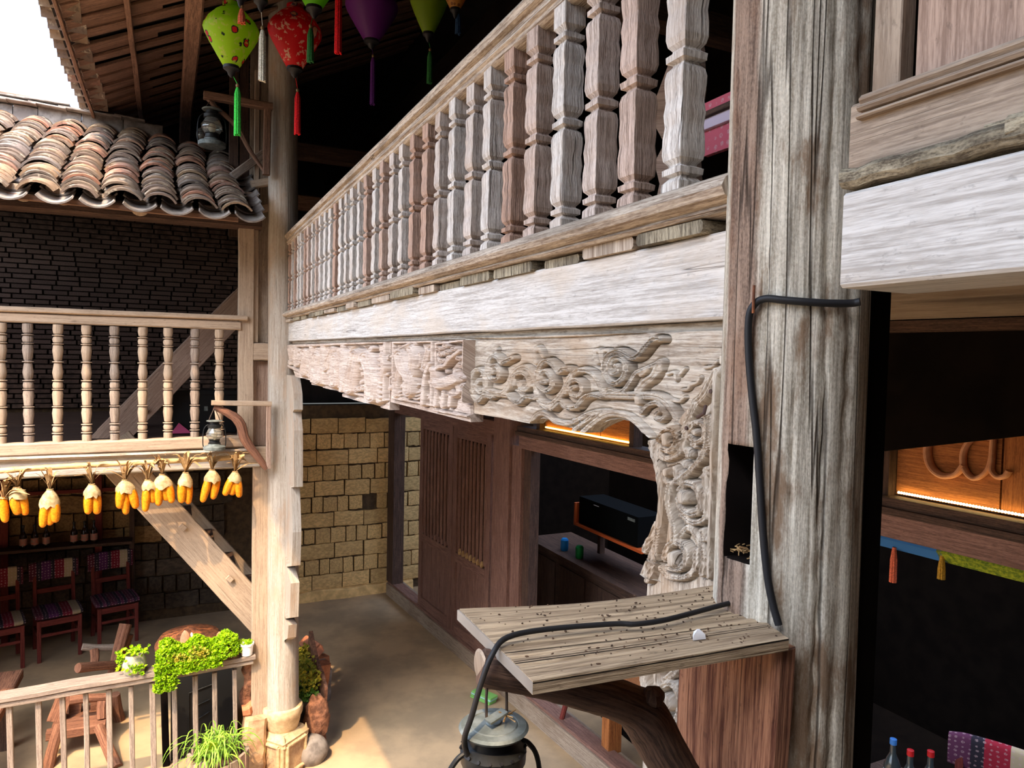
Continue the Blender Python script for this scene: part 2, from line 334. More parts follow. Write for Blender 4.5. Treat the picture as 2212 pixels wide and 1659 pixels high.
    def blob(s, c, rx, ry, rz, n=10, m=7, wob=.1, rot=0):
        secs = []
        for i in range(m + 1):
            ph = -math.pi / 2 + math.pi * (i + .15) / (m + .3)
            rr, zz = math.cos(ph), math.sin(ph); sec = []
            for q in np.linspace(0, 2 * math.pi, n, endpoint=False):
                k = 1 + random.uniform(-wob, wob); x, y = rr * rx * math.cos(q) * k, rr * ry * math.sin(q) * k
                sec.append((c[0] + x * math.cos(rot) - y * math.sin(rot), c[1] + x * math.sin(rot) + y * math.cos(rot), c[2] + zz * rz * k))
            secs.append(sec)
        return s.loft(secs)
    def mesh(s, name, mat, origin=(0, 0, 0), smooth=True, angle=35):
        me = bpy.data.meshes.new(name)
        v = np.asarray(s.v, float) - np.asarray(origin, float)
        me.from_pydata(v.tolist(), [], s.f); lay = me.uv_layers.new(name='UVMap')
        lay.data.foreach_set('uv', np.array([q for f in s.uv for q in f], dtype=np.float32).ravel())
        me.validate()
        if smooth: me.polygons.foreach_set('use_smooth', [True] * len(me.polygons)); me.set_sharp_from_angle(angle=R_(angle))
        me.materials.append(MATS[mat] if isinstance(mat, str) else mat); me.update(); return me
    def build(s, name, mat, parent=None, origin=None, smooth=True, angle=35, **tags):
        if origin is None: origin = tuple(parent['_o']) if parent is not None and '_o' in parent else (0, 0, 0)
        o = bpy.data.objects.new(name, s.mesh(name, mat, origin, smooth, angle)); col.objects.link(o)
        if parent is not None: o.parent = parent
        else: o.location = origin
        o['_o'] = list(origin); put(o, **tags); return o
def put(o, label=None, category=None, group=None, kind=None):
    for k_, v_ in (('label', label), ('category', category), ('group', group), ('kind', kind)):
        if v_: o[k_] = v_
    return o
def thing(name, label, category, loc=(0, 0, 0), group=None, kind=None, rz=0):
    o = bpy.data.objects.new(name, None); o.empty_display_size = .05; col.objects.link(o); o.location = [float(q) for q in loc]; o.rotation_euler = (0, 0, rz)
    o['_o'] = [float(q) for q in loc] if rz == 0 else [0.0, 0.0, 0.0]; return put(o, label, category, group, kind)
def link_copy(o, parent, loc, rot=None, scale=None):
    c = o.copy(); col.objects.link(c); c.parent = parent; c.location = loc
    if rot is not None: c.rotation_euler = rot
    if scale is not None: c.scale = scale
    return c
def inst(name, me, parent, loc, rot=(0, 0, 0), scale=(1, 1, 1)):
    o = bpy.data.objects.new(name, me); col.objects.link(o)
    if parent is not None: o.parent = parent
    o.location = loc; o.rotation_euler = rot; o.scale = scale; return o
def cat_rom(pts, k=6):
    pts = [np.asarray(p, float) for p in pts]; q = [2 * pts[0] - pts[1]] + pts + [2 * pts[-1] - pts[-2]]; out = []
    for i in range(1, len(q) - 2):
        for t in np.linspace(0, 1, k, endpoint=False):
            out.append(.5 * (2 * q[i] + (q[i + 1] - q[i - 1]) * t + (2 * q[i - 1] - 5 * q[i] + 4 * q[i + 1] - q[i + 2]) * t * t + (3 * q[i] - q[i - 1] - 3 * q[i + 1] + q[i + 2]) * t**3))
    out.append(pts[-1]); return out
# ================================================================== setting
def struct(name, mb, mat, **k): return mb.build(name, mat, kind='structure', **k)
g = MB(); g.v = [(-16, -10, G), (12, -10, G), (12, 18, G), (-16, 18, G)]; g.face((0, 1, 2, 3), ((0, 0), (28, 0), (28, 28), (0, 28)))
struct('floor', g, 'ground')
struct('wall_left', MB().box(-3.5, -3.3, 5.7, 9.6, G, 4.1), 'plaster')
struct('wall_near_blocker', MB().box(-7.5, 4.6, -1.6, -1.4, G, 6.2), 'dark_wood')  # unseen wing behind the camera, added to block light from that side
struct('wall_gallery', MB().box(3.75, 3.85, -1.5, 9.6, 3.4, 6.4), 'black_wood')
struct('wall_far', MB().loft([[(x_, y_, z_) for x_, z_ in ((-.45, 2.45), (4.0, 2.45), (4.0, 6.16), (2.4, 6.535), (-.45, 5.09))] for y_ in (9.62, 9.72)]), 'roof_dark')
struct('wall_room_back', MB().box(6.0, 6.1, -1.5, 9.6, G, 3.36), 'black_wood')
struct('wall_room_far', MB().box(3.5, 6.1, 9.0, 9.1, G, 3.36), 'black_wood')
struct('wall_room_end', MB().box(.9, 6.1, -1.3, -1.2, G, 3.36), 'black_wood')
# adobe back wall with its blocks
wb = struct('wall_back', MB().box(-3.4, 6.1, 9.33, 9.6, G, 2.44), 'mortar')
blk = []
for k in range(7):
    m = MB(); m.beam((-.5, 0, 0), (.5, 0, 0), 1, 1, seg=4, wob=.03, ch=.09); blk.append(m.mesh('adobe_block', 'adobe', angle=50))
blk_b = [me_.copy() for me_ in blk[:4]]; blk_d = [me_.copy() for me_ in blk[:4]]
for l_, mt_ in ((blk_b, 'adobe_shade'), (blk_d, 'adobe_deep_shade')):
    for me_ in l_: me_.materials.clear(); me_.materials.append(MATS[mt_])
def blocks(x0, x1, z0, z1, skip=None):
    z = z0; row = 0
    while z + .2 < z1:
        hgt = .205; x = x0 - random.random() * .2; wide = row % 2 == 0
        while x < x1:
            wd = random.uniform(.34, .44) if wide else random.uniform(.13, .2)
            if not (skip and skip(x + wd / 2, z + .1)):
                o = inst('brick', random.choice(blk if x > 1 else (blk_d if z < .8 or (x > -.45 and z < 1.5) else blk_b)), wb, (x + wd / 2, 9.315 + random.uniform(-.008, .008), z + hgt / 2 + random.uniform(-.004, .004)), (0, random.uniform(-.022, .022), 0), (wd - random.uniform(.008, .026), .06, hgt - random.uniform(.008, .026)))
            x += wd
        z += hgt; row += 1
hole = lambda x, z: abs(x - 2.33) < .085 and abs(z - 1.145) < .1
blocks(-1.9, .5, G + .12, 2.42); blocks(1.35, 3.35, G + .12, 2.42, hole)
fo = MB(); fo.beam((1.2, 9.3, G + .05), (3.0, 9.3, G + .05), .14, .16, seg=14, wob=.012); fo.build('plinth', 'adobe', wb)
# thin dark bricks of the upper back wall
wu = struct('wall_back_upper', MB().box(-3.4, .9, 9.33, 9.6, 2.45, 4.75), 'dark_mortar')
bme = MB().beam((-.5, 0, 0), (.5, 0, 0), 1, 1, seg=1, ch=.03).mesh('thin_brick', 'dark_brick')
nb = 0; rest = MB(); z = 2.47
row = 0
while z < 4.7:
    x = -1.95 + (row % 2) * .11 + random.uniform(-.03, .03)
    while x < .7:
        wd = random.uniform(.17, .24)
        if z > 2.95 and x > -1.85 and nb < 298 and x < .45:
            inst('brick', bme, wu, (x + wd / 2, 9.318 + random.uniform(-.006, .006), z), (0, 0, 0), (wd - .018, .05, .043)); nb += 1
        else: rest.box(x + .009, x + wd - .009, 9.3, 9.34, z - .021, z + .021)
        x += wd
    z += .0545; row += 1
rest.build('brick_rows', 'dark_brick', wu, kind='stuff')
# upper deck of the left wing and its ceiling beam
struct('floor_left_deck', MB().box(-3.3, .62, 6.55, 9.4, 2.30, 2.40), 'dark_wood')
struct('floor_left_landing', MB().box(-3.3, -.05, 5.66, 6.55, 2.32, 2.40), 'dark_wood')
# gallery floor: boards run into the building, their sawn ends show over the tie beam
struct('floor_shop_shade', MB().box(3.5, 6.0, -1.1, 8.95, G, G + .03), 'black_wood')  # black sheet over the ground: the shop's darkness put into its colour
fl = struct('floor_gallery', MB().box(.86, 3.8, -1.4, 9.5, 3.36, 3.385), 'panel_wood')
y = .9; k = 0
bm_ = ['rail_wood', 'lichen_wood', 'carved_wood', 'rail_wood']
while y < 5.5:
    wd = random.uniform(.16, .34) if y > 1.35 else .2
    th = random.uniform(.017, .028); m = MB().beam((.768 + random.uniform(-.012, .022), y + wd / 2, 3.352 + th / 2), (.95, y + wd / 2, 3.352 + th / 2), wd - random.choice((.01, .02, .045)), th, seg=5, wob=.0028, ch=.005)
    m.build('plank', 'lichen_wood' if 1.1 < y < 1.9 else random.choice(bm_[::1]), fl); y += wd
# ------------------------------------------------------------------ main timbers of the gallery front
tb = MB(); tb.beam((.848, .85, 3.2825), (.848, 5.6, 3.2825), .122, .139, seg=22, wob=.0014, ch=.004)
tb.build('tie_beam', 'white_wood', label='long bleached tie beam under the gallery balustrade, cracked along its face', category='beam', origin=(.85, .85, 3.21))
MB().beam((.86, .85, 3.203), (.86, 5.58, 3.203), .09, .018, seg=16, wob=.001).build('frieze_cap_strip', 'carved_wood', label='thin dark-gapped strip between bleached tie beam and carved frieze', category='strip', origin=(.86, .85, 3.2))
# corner post
cp = thing('corner_post', 'pale round corner post on carved stone base where the two wings meet', 'post', (.782, 5.6, G))
m = MB(); secs = []
for i in range(60):
    z = .40 + i * (6.0 - .40) / 59; lean = -.008 * (z - .4); rr = .118 - .003 * (z - .4)
    secs.append([(.784 + lean + rr * (1 + .02 * math.sin(5 * a + .6 * z) + random.uniform(-.006, .006)) * math.cos(a), 5.6 + rr * (1 + .02 * math.sin(5 * a + .6 * z)) * math.sin(a), z) for a in np.linspace(0, 2 * math.pi, 36, endpoint=False)])
m.loft(secs).build('shaft', 'corner_wood', cp, angle=60)
b = MB().lathe([(.105, .22), (.115, .235), (.128, .28), (.134, .32), (.146, .345), (.150, .385), (.144, .405), (.120, .41)], 28, (.784, 5.6, 0)); b.build('base_ring', 'stone_base', cp)
rot = R_(38)
blkm = MB().lathe([(.135, G - .02), (.135, .16), (.142, .185), (.128, .2), (.11, .232)], 4, (.784, 5.6, 0), square=True, rot=rot); bk = blkm.build('base_block', 'stone_base', cp)
for q in range(4):
    a = rot + q * math.pi / 2 - math.pi / 2; nrm = np.array([math.cos(a), math.sin(a), 0]); sd_ = np.array([-nrm[1], nrm[0], 0]); c0 = np.array([.784, 5.6, 0]) + nrm * .138
    for p0, p1 in (((-.095, .155), (.095, .155)), ((-.095, -.06), (.095, -.06)), ((-.095, -.06), (-.095, .155)), ((.095, -.06), (.095, .155))):
        f = MB().beam(c0 + sd_ * p0[0] + np.array([0, 0, p0[1]]), c0 + sd_ * p1[0] + np.array([0, 0, p1[1]]), .026, .034, up=nrm, seg=2, ch=.008); f.build('panel_border', 'stone_base', bk)
    MB().beam(c0 - nrm * .004 + np.array([0, 0, -.05]), c0 - nrm * .004 + np.array([0, 0, .145]), .17, .006, up=nrm, seg=1, ch=.001).build('sunk_panel', 'stone_rough', bk)
    e = c0 - nrm * .02 + sd_ * .125; MB().lathe([(.022, .15), (.014, .2), (.004, .235)], 6, (e[0], e[1], 0)).build('corner_point', 'stone_base', bk)
# planks and panels left of the corner post
def vboard(name, x0, x1, y, z0, z1, mat, label, cat='post', th=.05, **k):
    return MB().beam(((x0 + x1) / 2, y + th / 2, z0), ((x0 + x1) / 2, y + th / 2, z1), x1 - x0, th, up=(0, 1, 0), seg=14, wob=.0016, ch=.004).build(name, mat, label=label, category=cat, origin=((x0 + x1) / 2, y, z0), **k)
vboard('square_post', .446, .552, 5.59, 2.30, 4.30, 'beige_wood', 'flat squared post carrying the right end of the turned-baluster railing', th=.09)
vboard('post_plank', .553, .668, 5.6, .36, 2.30, 'beige_wood', 'tall plank standing beside the corner post below the deck', 'plank', th=.05)
MB().beam((.45, 5.6, 2.36), (.68, 5.6, 2.36), .06, .12, seg=2).build('filler_block', 'beige_wood', label='short block between squared post and corner post at deck level', category='block', origin=(.56, 5.6, 2.3))
# panelled strip between square post and corner post
ps = thing('panel_strip', 'narrow panelled strip between the squared post and the corner post', 'panel', (.6, 5.62, 2.42))
MB().box(.553, .672, 5.66, 5.69, 2.42, 3.06).build('lower_board', 'pink_wood', ps)
MB().beam((.545, 5.63, 3.13), (.68, 5.63, 3.13), .07, .13, seg=2, wob=.002).build('middle_rail', 'beige_wood', ps)
MB().box(.553, .585, 5.62, 5.67, 3.2, 5.2).build('stile', 'beige_wood', ps)
MB().box(.585, .68, 5.66, 5.69, 3.2, 4.15).build('upper_board', 'panel_wood', ps)
for z0 in (4.17, 4.36): MB().beam((.53, 5.63, z0), (.69, 5.63, z0 + .05), .06, .055, seg=2).build('cross_rail', 'beige_wood', ps)
MB().beam((.40, 5.6, 4.40), (.68, 5.64, 4.66), .05, .06, seg=3).build('brace', 'grey_rail', ps)
# vertical boards in the shade behind the bracket
vb = thing('board_screen', 'dark upright boards in the shade behind the upper lantern bracket', 'screen', (.5, 5.95, 4.2))
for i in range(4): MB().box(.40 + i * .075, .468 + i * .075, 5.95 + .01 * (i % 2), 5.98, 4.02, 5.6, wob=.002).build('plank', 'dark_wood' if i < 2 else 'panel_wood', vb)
# ------------------------------------------------------------------ near post
m = MB(); na, nzs = 150, 330; zz = np.linspace(G, 5.6, nzs); secs = []
ph = rng.uniform(0, 6.28, 12)
for z in zz:
    a = np.linspace(0, 2 * math.pi, na, endpoint=False)
    r = PR * (1 + .012 * np.sin(3 * a + ph[0] + .5 * z) + .010 * np.sin(7 * a + ph[1] + .3 * z) + .006 * np.sin(13 * a + ph[2] + .8 * z) + .004 * np.sin(29 * a + ph[3] + 1.3 * z))
    r = r * (1 + .035 * np.clip((3.25 - z) / 1.2, 0, 1))
    for ca, wd_, dp, zf, am in ((-1.95, .045, .007, 1.7, .03), (-2.35, .028, .004, 1.1, .04), (-2.75, .025, .0035, .9, .03), (-1.62, .06, .006, .8, .03), (2.95, .025, .005, 1.3, .05)):
        c_ = ca + am * math.sin(zf * z * 2 + ca * 7) + .012 * math.sin(19 * z + ca); dd = (a - c_ + math.pi) % (2 * math.pi) - math.pi
        r = r - dp * (.45 + .55 * math.sin(5 * z + ca * 3)**2) * np.exp(-(dd / wd_)**2) * (1 + .5 * np.sin(90 * z + 3 * ca))
    secs.append(np.stack([PC[0] + r * np.cos(a), PC[1] + r * np.sin(a), np.full(na, z)], 1))
m.loft(secs, u0=0, v0=0)
pt = thing('timber_post', 'thick weathered grey round post in the foreground with reddish heartwood strip and empty mortise', 'post', (PC[0], PC[1], G))
ps_ = m.build('shaft', 'post_wood', pt, angle=60)
cut = MB(); ca = R_(178); cd = np.array([math.cos(ca), math.sin(ca), 0]); cc = np.array([PC[0] + cd[0] * .07, PC[1] + cd[1] * .07 + .0, 0])
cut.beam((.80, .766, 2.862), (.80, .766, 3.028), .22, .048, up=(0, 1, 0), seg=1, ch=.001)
co = cut.build('mortise_cutter', 'black_wood'); bo = ps_.modifiers.new('mortise', 'BOOLEAN'); bo.operation = 'DIFFERENCE'; bo.object = co; bo.solver = 'EXACT'; bo.material_mode = 'TRANSFER'  # cut faces take the cutter's black, painting the hole's shade
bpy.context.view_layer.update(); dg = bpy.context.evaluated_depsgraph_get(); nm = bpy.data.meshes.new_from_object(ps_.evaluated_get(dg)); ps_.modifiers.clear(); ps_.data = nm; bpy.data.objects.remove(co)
deb = MB()
for i in range(60): p = np.array([.74 + random.random() * .05, .748 + random.random() * .038, 2.866 + random.random() * .012]); deb.beam(p, p + rng.uniform(-.012, .012, 3) * [1, 1, .4], .0015, .0015, seg=1)
deb.build('straw_debris', 'husk_dry', pt, kind='stuff')
# bracket board under the shelf
MB().beam((.738, .775, 1.3), (.738, .775, 2.766), .036, .20, up=(0, 1, 0), seg=16, wob=.002, ch=.005).build('bracket_board', 'red_board', label='red-brown split board nailed upright below the near shelf', category='board', origin=(.738, .775, 1.3))
# dark jamb behind the post
MB().box(.875, .95, .70, .80, G, 3.3, wob=.001).build('dark_jamb', 'black_wood', label='dark squared jamb close behind the foreground post', category='jamb', origin=(.91, .75, G))
# ------------------------------------------------------------------ right of the near post
MB().beam((.785, .6, 3.295), (.785, -1.3, 3.295), .13, .113, seg=10, wob=.001, ch=.004).build('side_beam', 'white_wood', label='pale beam running out of frame right of the foreground post', category='beam', origin=(.785, .6, 3.24))
m = MB(); m.beam((.735, .60, 3.366), (.735, .33, 3.372), .045, .022, seg=14, wob=.0018, ch=.006); m.build('lichen_batten', 'lichen_wood', label='crusty lichen-covered batten lying on the pale right-hand beam', category='batten', origin=(.735, .6, 3.35))
MB().beam((.735, .42, 3.378), (.735, .44, 3.378), .03, .016, seg=1).build('batten_stub', 'lichen_wood', label='small broken stub beside the lichen-covered batten', category='stub', origin=(.735, .43, 3.37))
MB().beam((.735, .415, 3.376), (.735, -.3, 3.40), .045, .022, seg=14, wob=.002, ch=.006).build('lichen_batten', 'lichen_wood', label='second lichen batten at the right frame edge, past the broken stub', category='batten', origin=(.735, .41, 3.36))
sl = thing('sill_rail', 'broad moulded sill board below the upright panel at top right', 'sill', (.77, .6, 3.38))
MB().beam((.77, .615, 3.418), (.77, -1.3, 3.418), .05, .09, seg=8, wob=.001, ch=.004).build('board', 'panel_wood', sl)
for i, (x, z, s_) in enumerate(((.752, 3.463, .012), (.745, 3.452, .008), (.742, 3.442, .006))): MB().beam((x, .60, z), (x, -1.3, z), s_ * 2.2, s_, seg=8, wob=.0005, ch=s_ * .4).build('moulding', 'panel_wood', sl)
pn = thing('wall_panel', 'upright weathered plank panel at the top right corner', 'panel', (.79, .5, 3.46))
MB().box(.775, .80, .575, .612, 3.45, 4.6, wob=.001).build('edge_strip', 'panel_wood', pn)
MB().box(.785, .81, -.2, .562, 3.46, 4.6, wob=.001).build('plank', 'pink_wood', pn)
MB().box(.785, .81, -1.3, -.21, 3.46, 4.6, wob=.001).build('plank', 'panel_wood', pn)
# ------------------------------------------------------------------ upper balustrade
XB = .80
bal = thing('gallery_balustrade', 'long weathered gallery balustrade of square carved balusters receding to the corner post', 'balustrade', (XB, .87, 3.38))
def prof_y(mb, pts, y0, y1, seg=24, wob=.0008):
    """moulding of the given section (x,z) running along Y"""
    secs = []
    for i in range(seg + 1):
        y_ = y0 + (y1 - y0) * i / seg; jx, jz = random.uniform(-wob, wob), random.uniform(-wob, wob); secs.append([(x + jx, y_, z + jz) for x, z in pts])
    return mb.loft(secs)
hr = prof_y(MB(), [(.855, 3.985), (.845, 4.008), (.80, 4.014), (.765, 4.008), (.752, 3.99), (.758, 3.972), (.772, 3.966), (.772, 3.956), (.79, 3.952), (.85, 3.952)], .86, 5.5); hr.build('handrail', 'rail_wood', bal)
prof_y(MB(), [(.83, 3.952), (.768, 3.952), (.765, 3.944), (.773, 3.938), (.773, 3.928), (.779, 3.922), (.79, 3.918), (.83, 3.918)], .86, 5.5).build('under_rail', 'rail_wood', bal)
prof_y(MB(), [(.84, 3.425), (.80, 3.438), (.765, 3.434), (.745, 3.422), (.738, 3.408), (.745, 3.396), (.765, 3.388), (.84, 3.386)], .83, 5.52).build('bottom_rail', 'rail_wood', bal)
prof_y(MB(), [(.83, 3.388), (.768, 3.388), (.762, 3.382), (.768, 3.377), (.83, 3.377)], .84, 5.5).build('lower_fillet', 'rail_wood', bal)
r0 = .0262
bp = [(r0 * .95, 3.42), (r0, 3.44), (r0, 3.452), (r0 * .66, 3.461), (r0 * .64, 3.463), (r0 * .96, 3.466), (r0 * .98, 3.476), (r0 * .66, 3.481),
      (r0 * .66, 3.484), (r0 * .94, 3.492), (r0 * 1.02, 3.503), (r0 * 1.0, 3.53), (r0 * .92, 3.55), (r0 * 1.0, 3.572), (r0 * .92, 3.594), (r0, 3.62), (r0 * 1.0, 3.634), (r0 * .9, 3.646), (r0 * .62, 3.653),
      (r0 * .62, 3.656), (r0 * .96, 3.66), (r0 * .98, 3.671), (r0 * .66, 3.677), (r0 * .64, 3.68), (r0 * .9, 3.688), (r0 * 1.02, 3.70), (r0, 3.725), (r0 * .92, 3.744), (r0 * 1.0, 3.768), (r0 * .92, 3.79), (r0, 3.812), (r0, 3.826), (r0 * .9, 3.836), (r0 * .64, 3.842),
      (r0 * .64, 3.845), (r0 * .96, 3.849), (r0 * .98, 3.859), (r0 * .66, 3.864), (r0 * .66, 3.867), (r0 * 1.0, 3.878), (r0, 3.925)]
bmesh_list = [MB().lathe([(r * random.uniform(.98, 1.02), z - 3.42) for r, z in bp], 8, (0, 0, 0), square=True, wob=.0005).mesh('baluster', 'baluster_wood', smooth=False) for _ in range(5)]
y = 1.0; k = 0
while y < 5.45:
    inst('baluster', bmesh_list[k % 5], bal, (0, y - .87 + random.uniform(-.004, .004), .04), (random.uniform(-.006, .006), random.uniform(-.006, .006), random.uniform(-.05, .05)), (1, 1.0, 1)); y += .1345; k += 1
# ================================================================== carved frieze (relief cut in real depth)
def dist_line(U, V, pts):
    pts = np.asarray(pts, float); D = np.full(U.shape, 1e9)
    for (x0, y0), (x1, y1) in zip(pts[:-1], pts[1:]):
        dx, dy = x1 - x0, y1 - y0; L = dx * dx + dy * dy + 1e-9
        t = np.clip(((U - x0) * dx + (V - y0) * dy) / L, 0, 1); D = np.minimum(D, np.hypot(U - x0 - t * dx, V - y0 - t * dy))
    return D
def carve(U, V, strokes):
    h = np.zeros(U.shape); moat = np.zeros(U.shape)
    for pts, wd, H, gr in strokes:
        p = np.asarray(cat_rom(pts, 5) if len(pts) > 2 else pts, float)
        x0, y0 = p.min(0) - wd * 1.7; x1, y1 = p.max(0) + wd * 1.7
        m = (U > x0) & (U < x1) & (V > y0) & (V < y1)
        if not m.any(): continue
        q = dist_line(U[m], V[m], p) / wd
        s = H * np.clip((1 - q) / .35, 0, 1)**.6 * (1 - .12 * np.minimum(q, 1)**2)
        if gr: s = s * (1 - .38 * np.exp(-(q / .14)**2) - .22 * np.exp(-((q - .5) / .09)**2))
        h[m] = np.maximum(h[m], s); moat[m] = np.minimum(moat[m], -.6 * H * np.exp(-((q - 1.2) / .22)**2))
    return np.where(h > 0, h, moat)
def relief(name, Xp, A, B, hgt, thick, mat, parent, grain='y'):
    """A,B: grids of Y and Z; hgt: grid of relief depth; closed slab"""
    n, k = A.shape; m = MB(); fr = np.stack([Xp - hgt, A, B], 2).reshape(-1, 3); bk = np.stack([np.full(A.shape, Xp + thick), A, B], 2).reshape(-1, 3)
    m.v = fr.tolist() + bk.tolist(); N0 = n * k
    uvf = lambda i: (B.flat[i] * 1.0, A.flat[i]) if grain == 'y' else (A.flat[i], B.flat[i])
    for i in range(n - 1):
        for j in range(k - 1):
            q = (i * k + j, i * k + j + 1, (i + 1) * k + j + 1, (i + 1) * k + j); m.f.append(list(q)); m.uv.append([uvf(z) for z in q])
    ring = [j for j in range(k)] + [i * k + k - 1 for i in range(1, n)] + [(n - 1) * k + j for j in range(k - 2, -1, -1)] + [i * k for i in range(n - 2, 0, -1)]
    for a, b_ in zip(ring, ring[1:] + ring[:1]):
        m.f.append([a, a + N0, b_ + N0, b_]); ua, ub = uvf(a), uvf(b_); m.uv.append([ua, (ua[0] + thick, ua[1] + thick * .2), (ub[0] + thick, ub[1] + thick * .2), ub])
    m.f.append([r_ + N0 for r_ in ring]); m.uv.append([uvf(r_) for r_ in ring])
    o = m.build(name, mat, parent, angle=50)
    me = o.data; import bmesh; bm = bmesh.new(); bm.from_mesh(me); bmesh.ops.recalc_face_normals(bm, faces=bm.faces); bm.to_mesh(me); bm.free(); return o
def c5(l): return [(1000 + x * .2712, 680 + y * .2712) for x, y in l]
def c6(l): return [(1350 + x * .3375, 740 + y * .3375) for x, y in l]
def c3(l): return [(960 + x * .3617, 1200 + y * .3617) for x, y in l]
def c4(l): return [(600 + x * .226, 720 + y * .226) for x, y in l]
fz = thing('carved_frieze', 'carved wooden frieze of scrolls and bird panels hanging below the tie beam', 'frieze', (.80, .86, 2.9))
XP = .800
# scroll board
D_ = .0125
ST = [(c5(l), w_, h_, g_) for l, w_, h_, g_ in [
    ([(1620, 195), (1560, 195), (1500, 260), (1450, 320), (1390, 345), (1340, 315), (1270, 290), (1210, 320), (1175, 390), (1182, 480), (1230, 545), (1295, 530), (1340, 470), (1345, 395), (1300, 345), (1245, 350), (1215, 420), (1240, 470), (1280, 450), (1272, 410)], 7.5, D_ * 1.5, 1),
    ([(200, 600), (240, 620), (330, 630), (390, 560), (430, 470), (500, 420), (560, 450), (600, 530), (610, 620), (640, 690), (720, 715), (800, 650), (850, 560), (900, 470), (980, 440), (1060, 470), (1110, 540), (1150, 640)], 7, D_, 1),
    ([(90, 600), (92, 500), (130, 440), (180, 450), (205, 520), (200, 590), (160, 615), (130, 570), (150, 525)], 6, D_ * 1.2, 1),
    ([(105, 600), (115, 650), (150, 690), (200, 645), (258, 658)], 6, D_ * 1.4, 1),
    ([(425, 345), (380, 365), (340, 385), (315, 350), (270, 330), (235, 380), (230, 450), (260, 515), (310, 510), (325, 460), (300, 410), (262, 420), (265, 460)], 6.5, D_ * 1.4, 1),
    ([(275, 330), (285, 275)], 4, D_ * .7, 0), ([(600, 380), (590, 300), (620, 265), (655, 330)], 6, D_ * .7, 0), ([(1090, 380), (1075, 300), (1110, 285), (1125, 350)], 6, D_ * .7, 0), ([(1130, 380), (1140, 290), (1180, 285)], 5, D_ * .7, 0),
    ([(430, 560), (440, 490), (490, 460), (540, 490), (560, 550), (530, 595), (490, 585), (480, 540)], 6, D_ * 1.2, 1),
    ([(400, 640), (440, 690), (480, 700), (530, 655), (608, 662)], 6.5, D_ * 1.4, 1), ([(585, 565), (545, 560)], 4, D_, 0), ([(345, 640), (400, 650)], 6, D_, 1),
    ([(885, 435), (840, 430), (800, 455), (760, 400), (700, 368), (650, 420), (628, 500), (650, 575), (710, 605), (755, 560), (740, 490), (700, 450), (665, 480), (665, 530), (695, 535)], 7, D_ * 1.5, 1),
    ([(850, 620), (870, 560), (920, 520), (970, 540), (985, 600), (950, 645), (905, 640), (892, 600), (920, 575)], 6, D_ * 1.2, 1),
    ([(750, 745), (810, 690), (860, 735), (940, 735), (1000, 665), (1060, 640), (1138, 652)], 7, D_ * 1.4, 1), ([(650, 715), (700, 745), (745, 735)], 6, D_, 1),
    ([(1165, 600), (1200, 590), (1290, 610), (1350, 550), (1400, 470), (1480, 430), (1580, 385)], 6, D_ * .9, 1),
    ([(1420, 610), (1470, 540), (1540, 490), (1590, 385)], 10, D_ * .8, 1), ([(1440, 480), (1500, 430)], 6, D_ * .7, 0), ([(1560, 480), (1600, 440), (1590, 400)], 4, D_ * .6, 0),
    ([(1160, 640), (1400, 645), (1560, 650), (1650, 700), (1720, 800), (1740, 900)], 9, D_ * .9, 1), ([(1430, 660), (1435, 700)], 8, D_ * 1.2, 0),
    ([(1450, 780), (1490, 730), (1560, 700), (1610, 730), (1640, 800), (1600, 840), (1560, 800), (1590, 770)], 6, D_, 1),
    ([(560, 855), (600, 800), (650, 785), (700, 810), (750, 850), (830, 865), (910, 845), (1000, 795), (1080, 772), (1165, 770)], 6, D_ * .6, 1),
    ([(890, 925), (950, 880), (1040, 815), (1160, 775)], 5, D_ * .6, 1), ([(970, 935), (1060, 855), (1150, 800), (1230, 790), (1330, 810), (1420, 880), (1500, 970)], 7, D_ * .6, 1),
    ([(0, 175), (300, 180), (700, 172), (1000, 160), (1400, 135), (1800, 115), (2050, 95)], 3.2, D_ * .5, 0),
    ([(1680, 680), (1740, 690), (1780, 660)], 4, D_ * .6, 0), ([(1640, 470), (1700, 460), (1710, 520)], 4, D_ * .5, 0), ([(1740, 480), (1780, 430)], 4, D_ * .5, 0), ([(1820, 560), (1880, 540), (1900, 500)], 4, D_ * .5, 0), ([(1760, 600), (1810, 590), (1830, 550)], 4, D_ * .5, 0), ([(1940, 420), (2000, 410), (2040, 370)], 4, D_ * .5, 0)]]
bo_px = c5([(20, 775), (300, 820), (540, 868), (560, 850), (600, 832), (650, 826), (695, 835), (740, 868), (800, 892), (870, 902), (890, 928), (915, 925), (935, 905), (955, 935), (990, 940), (1040, 900), (1100, 868), (1180, 836), (1250, 828), (1340, 850), (1400, 890), (1470, 955), (1520, 990), (2060, 1000)])
op = np.array([P(u, v, X=XP) for u, v in bo_px]); oY, oZ = op[:, 1][::-1], op[:, 2][::-1]
us = np.linspace(1003, 1562, 330); Ys = np.array([P(u, 830, X=XP)[1] for u in us]); zb = np.interp(Ys, oY, oZ)
T = np.linspace(0, 1, 150); A = np.repeat(Ys[:, None], 150, 1); B = zb[:, None] + (3.196 - zb[:, None]) * T[None]
U, V = to_px(np.stack([np.full(A.shape, XP), A, B], 2)); Hh = carve(U, V, ST) + .0008 * np.sin(A * 37 + B * 90) * np.sin(B * 240 + A * 5)
relief('scroll_board', XP, A, B, Hh, .035, 'carved_wood', fz)
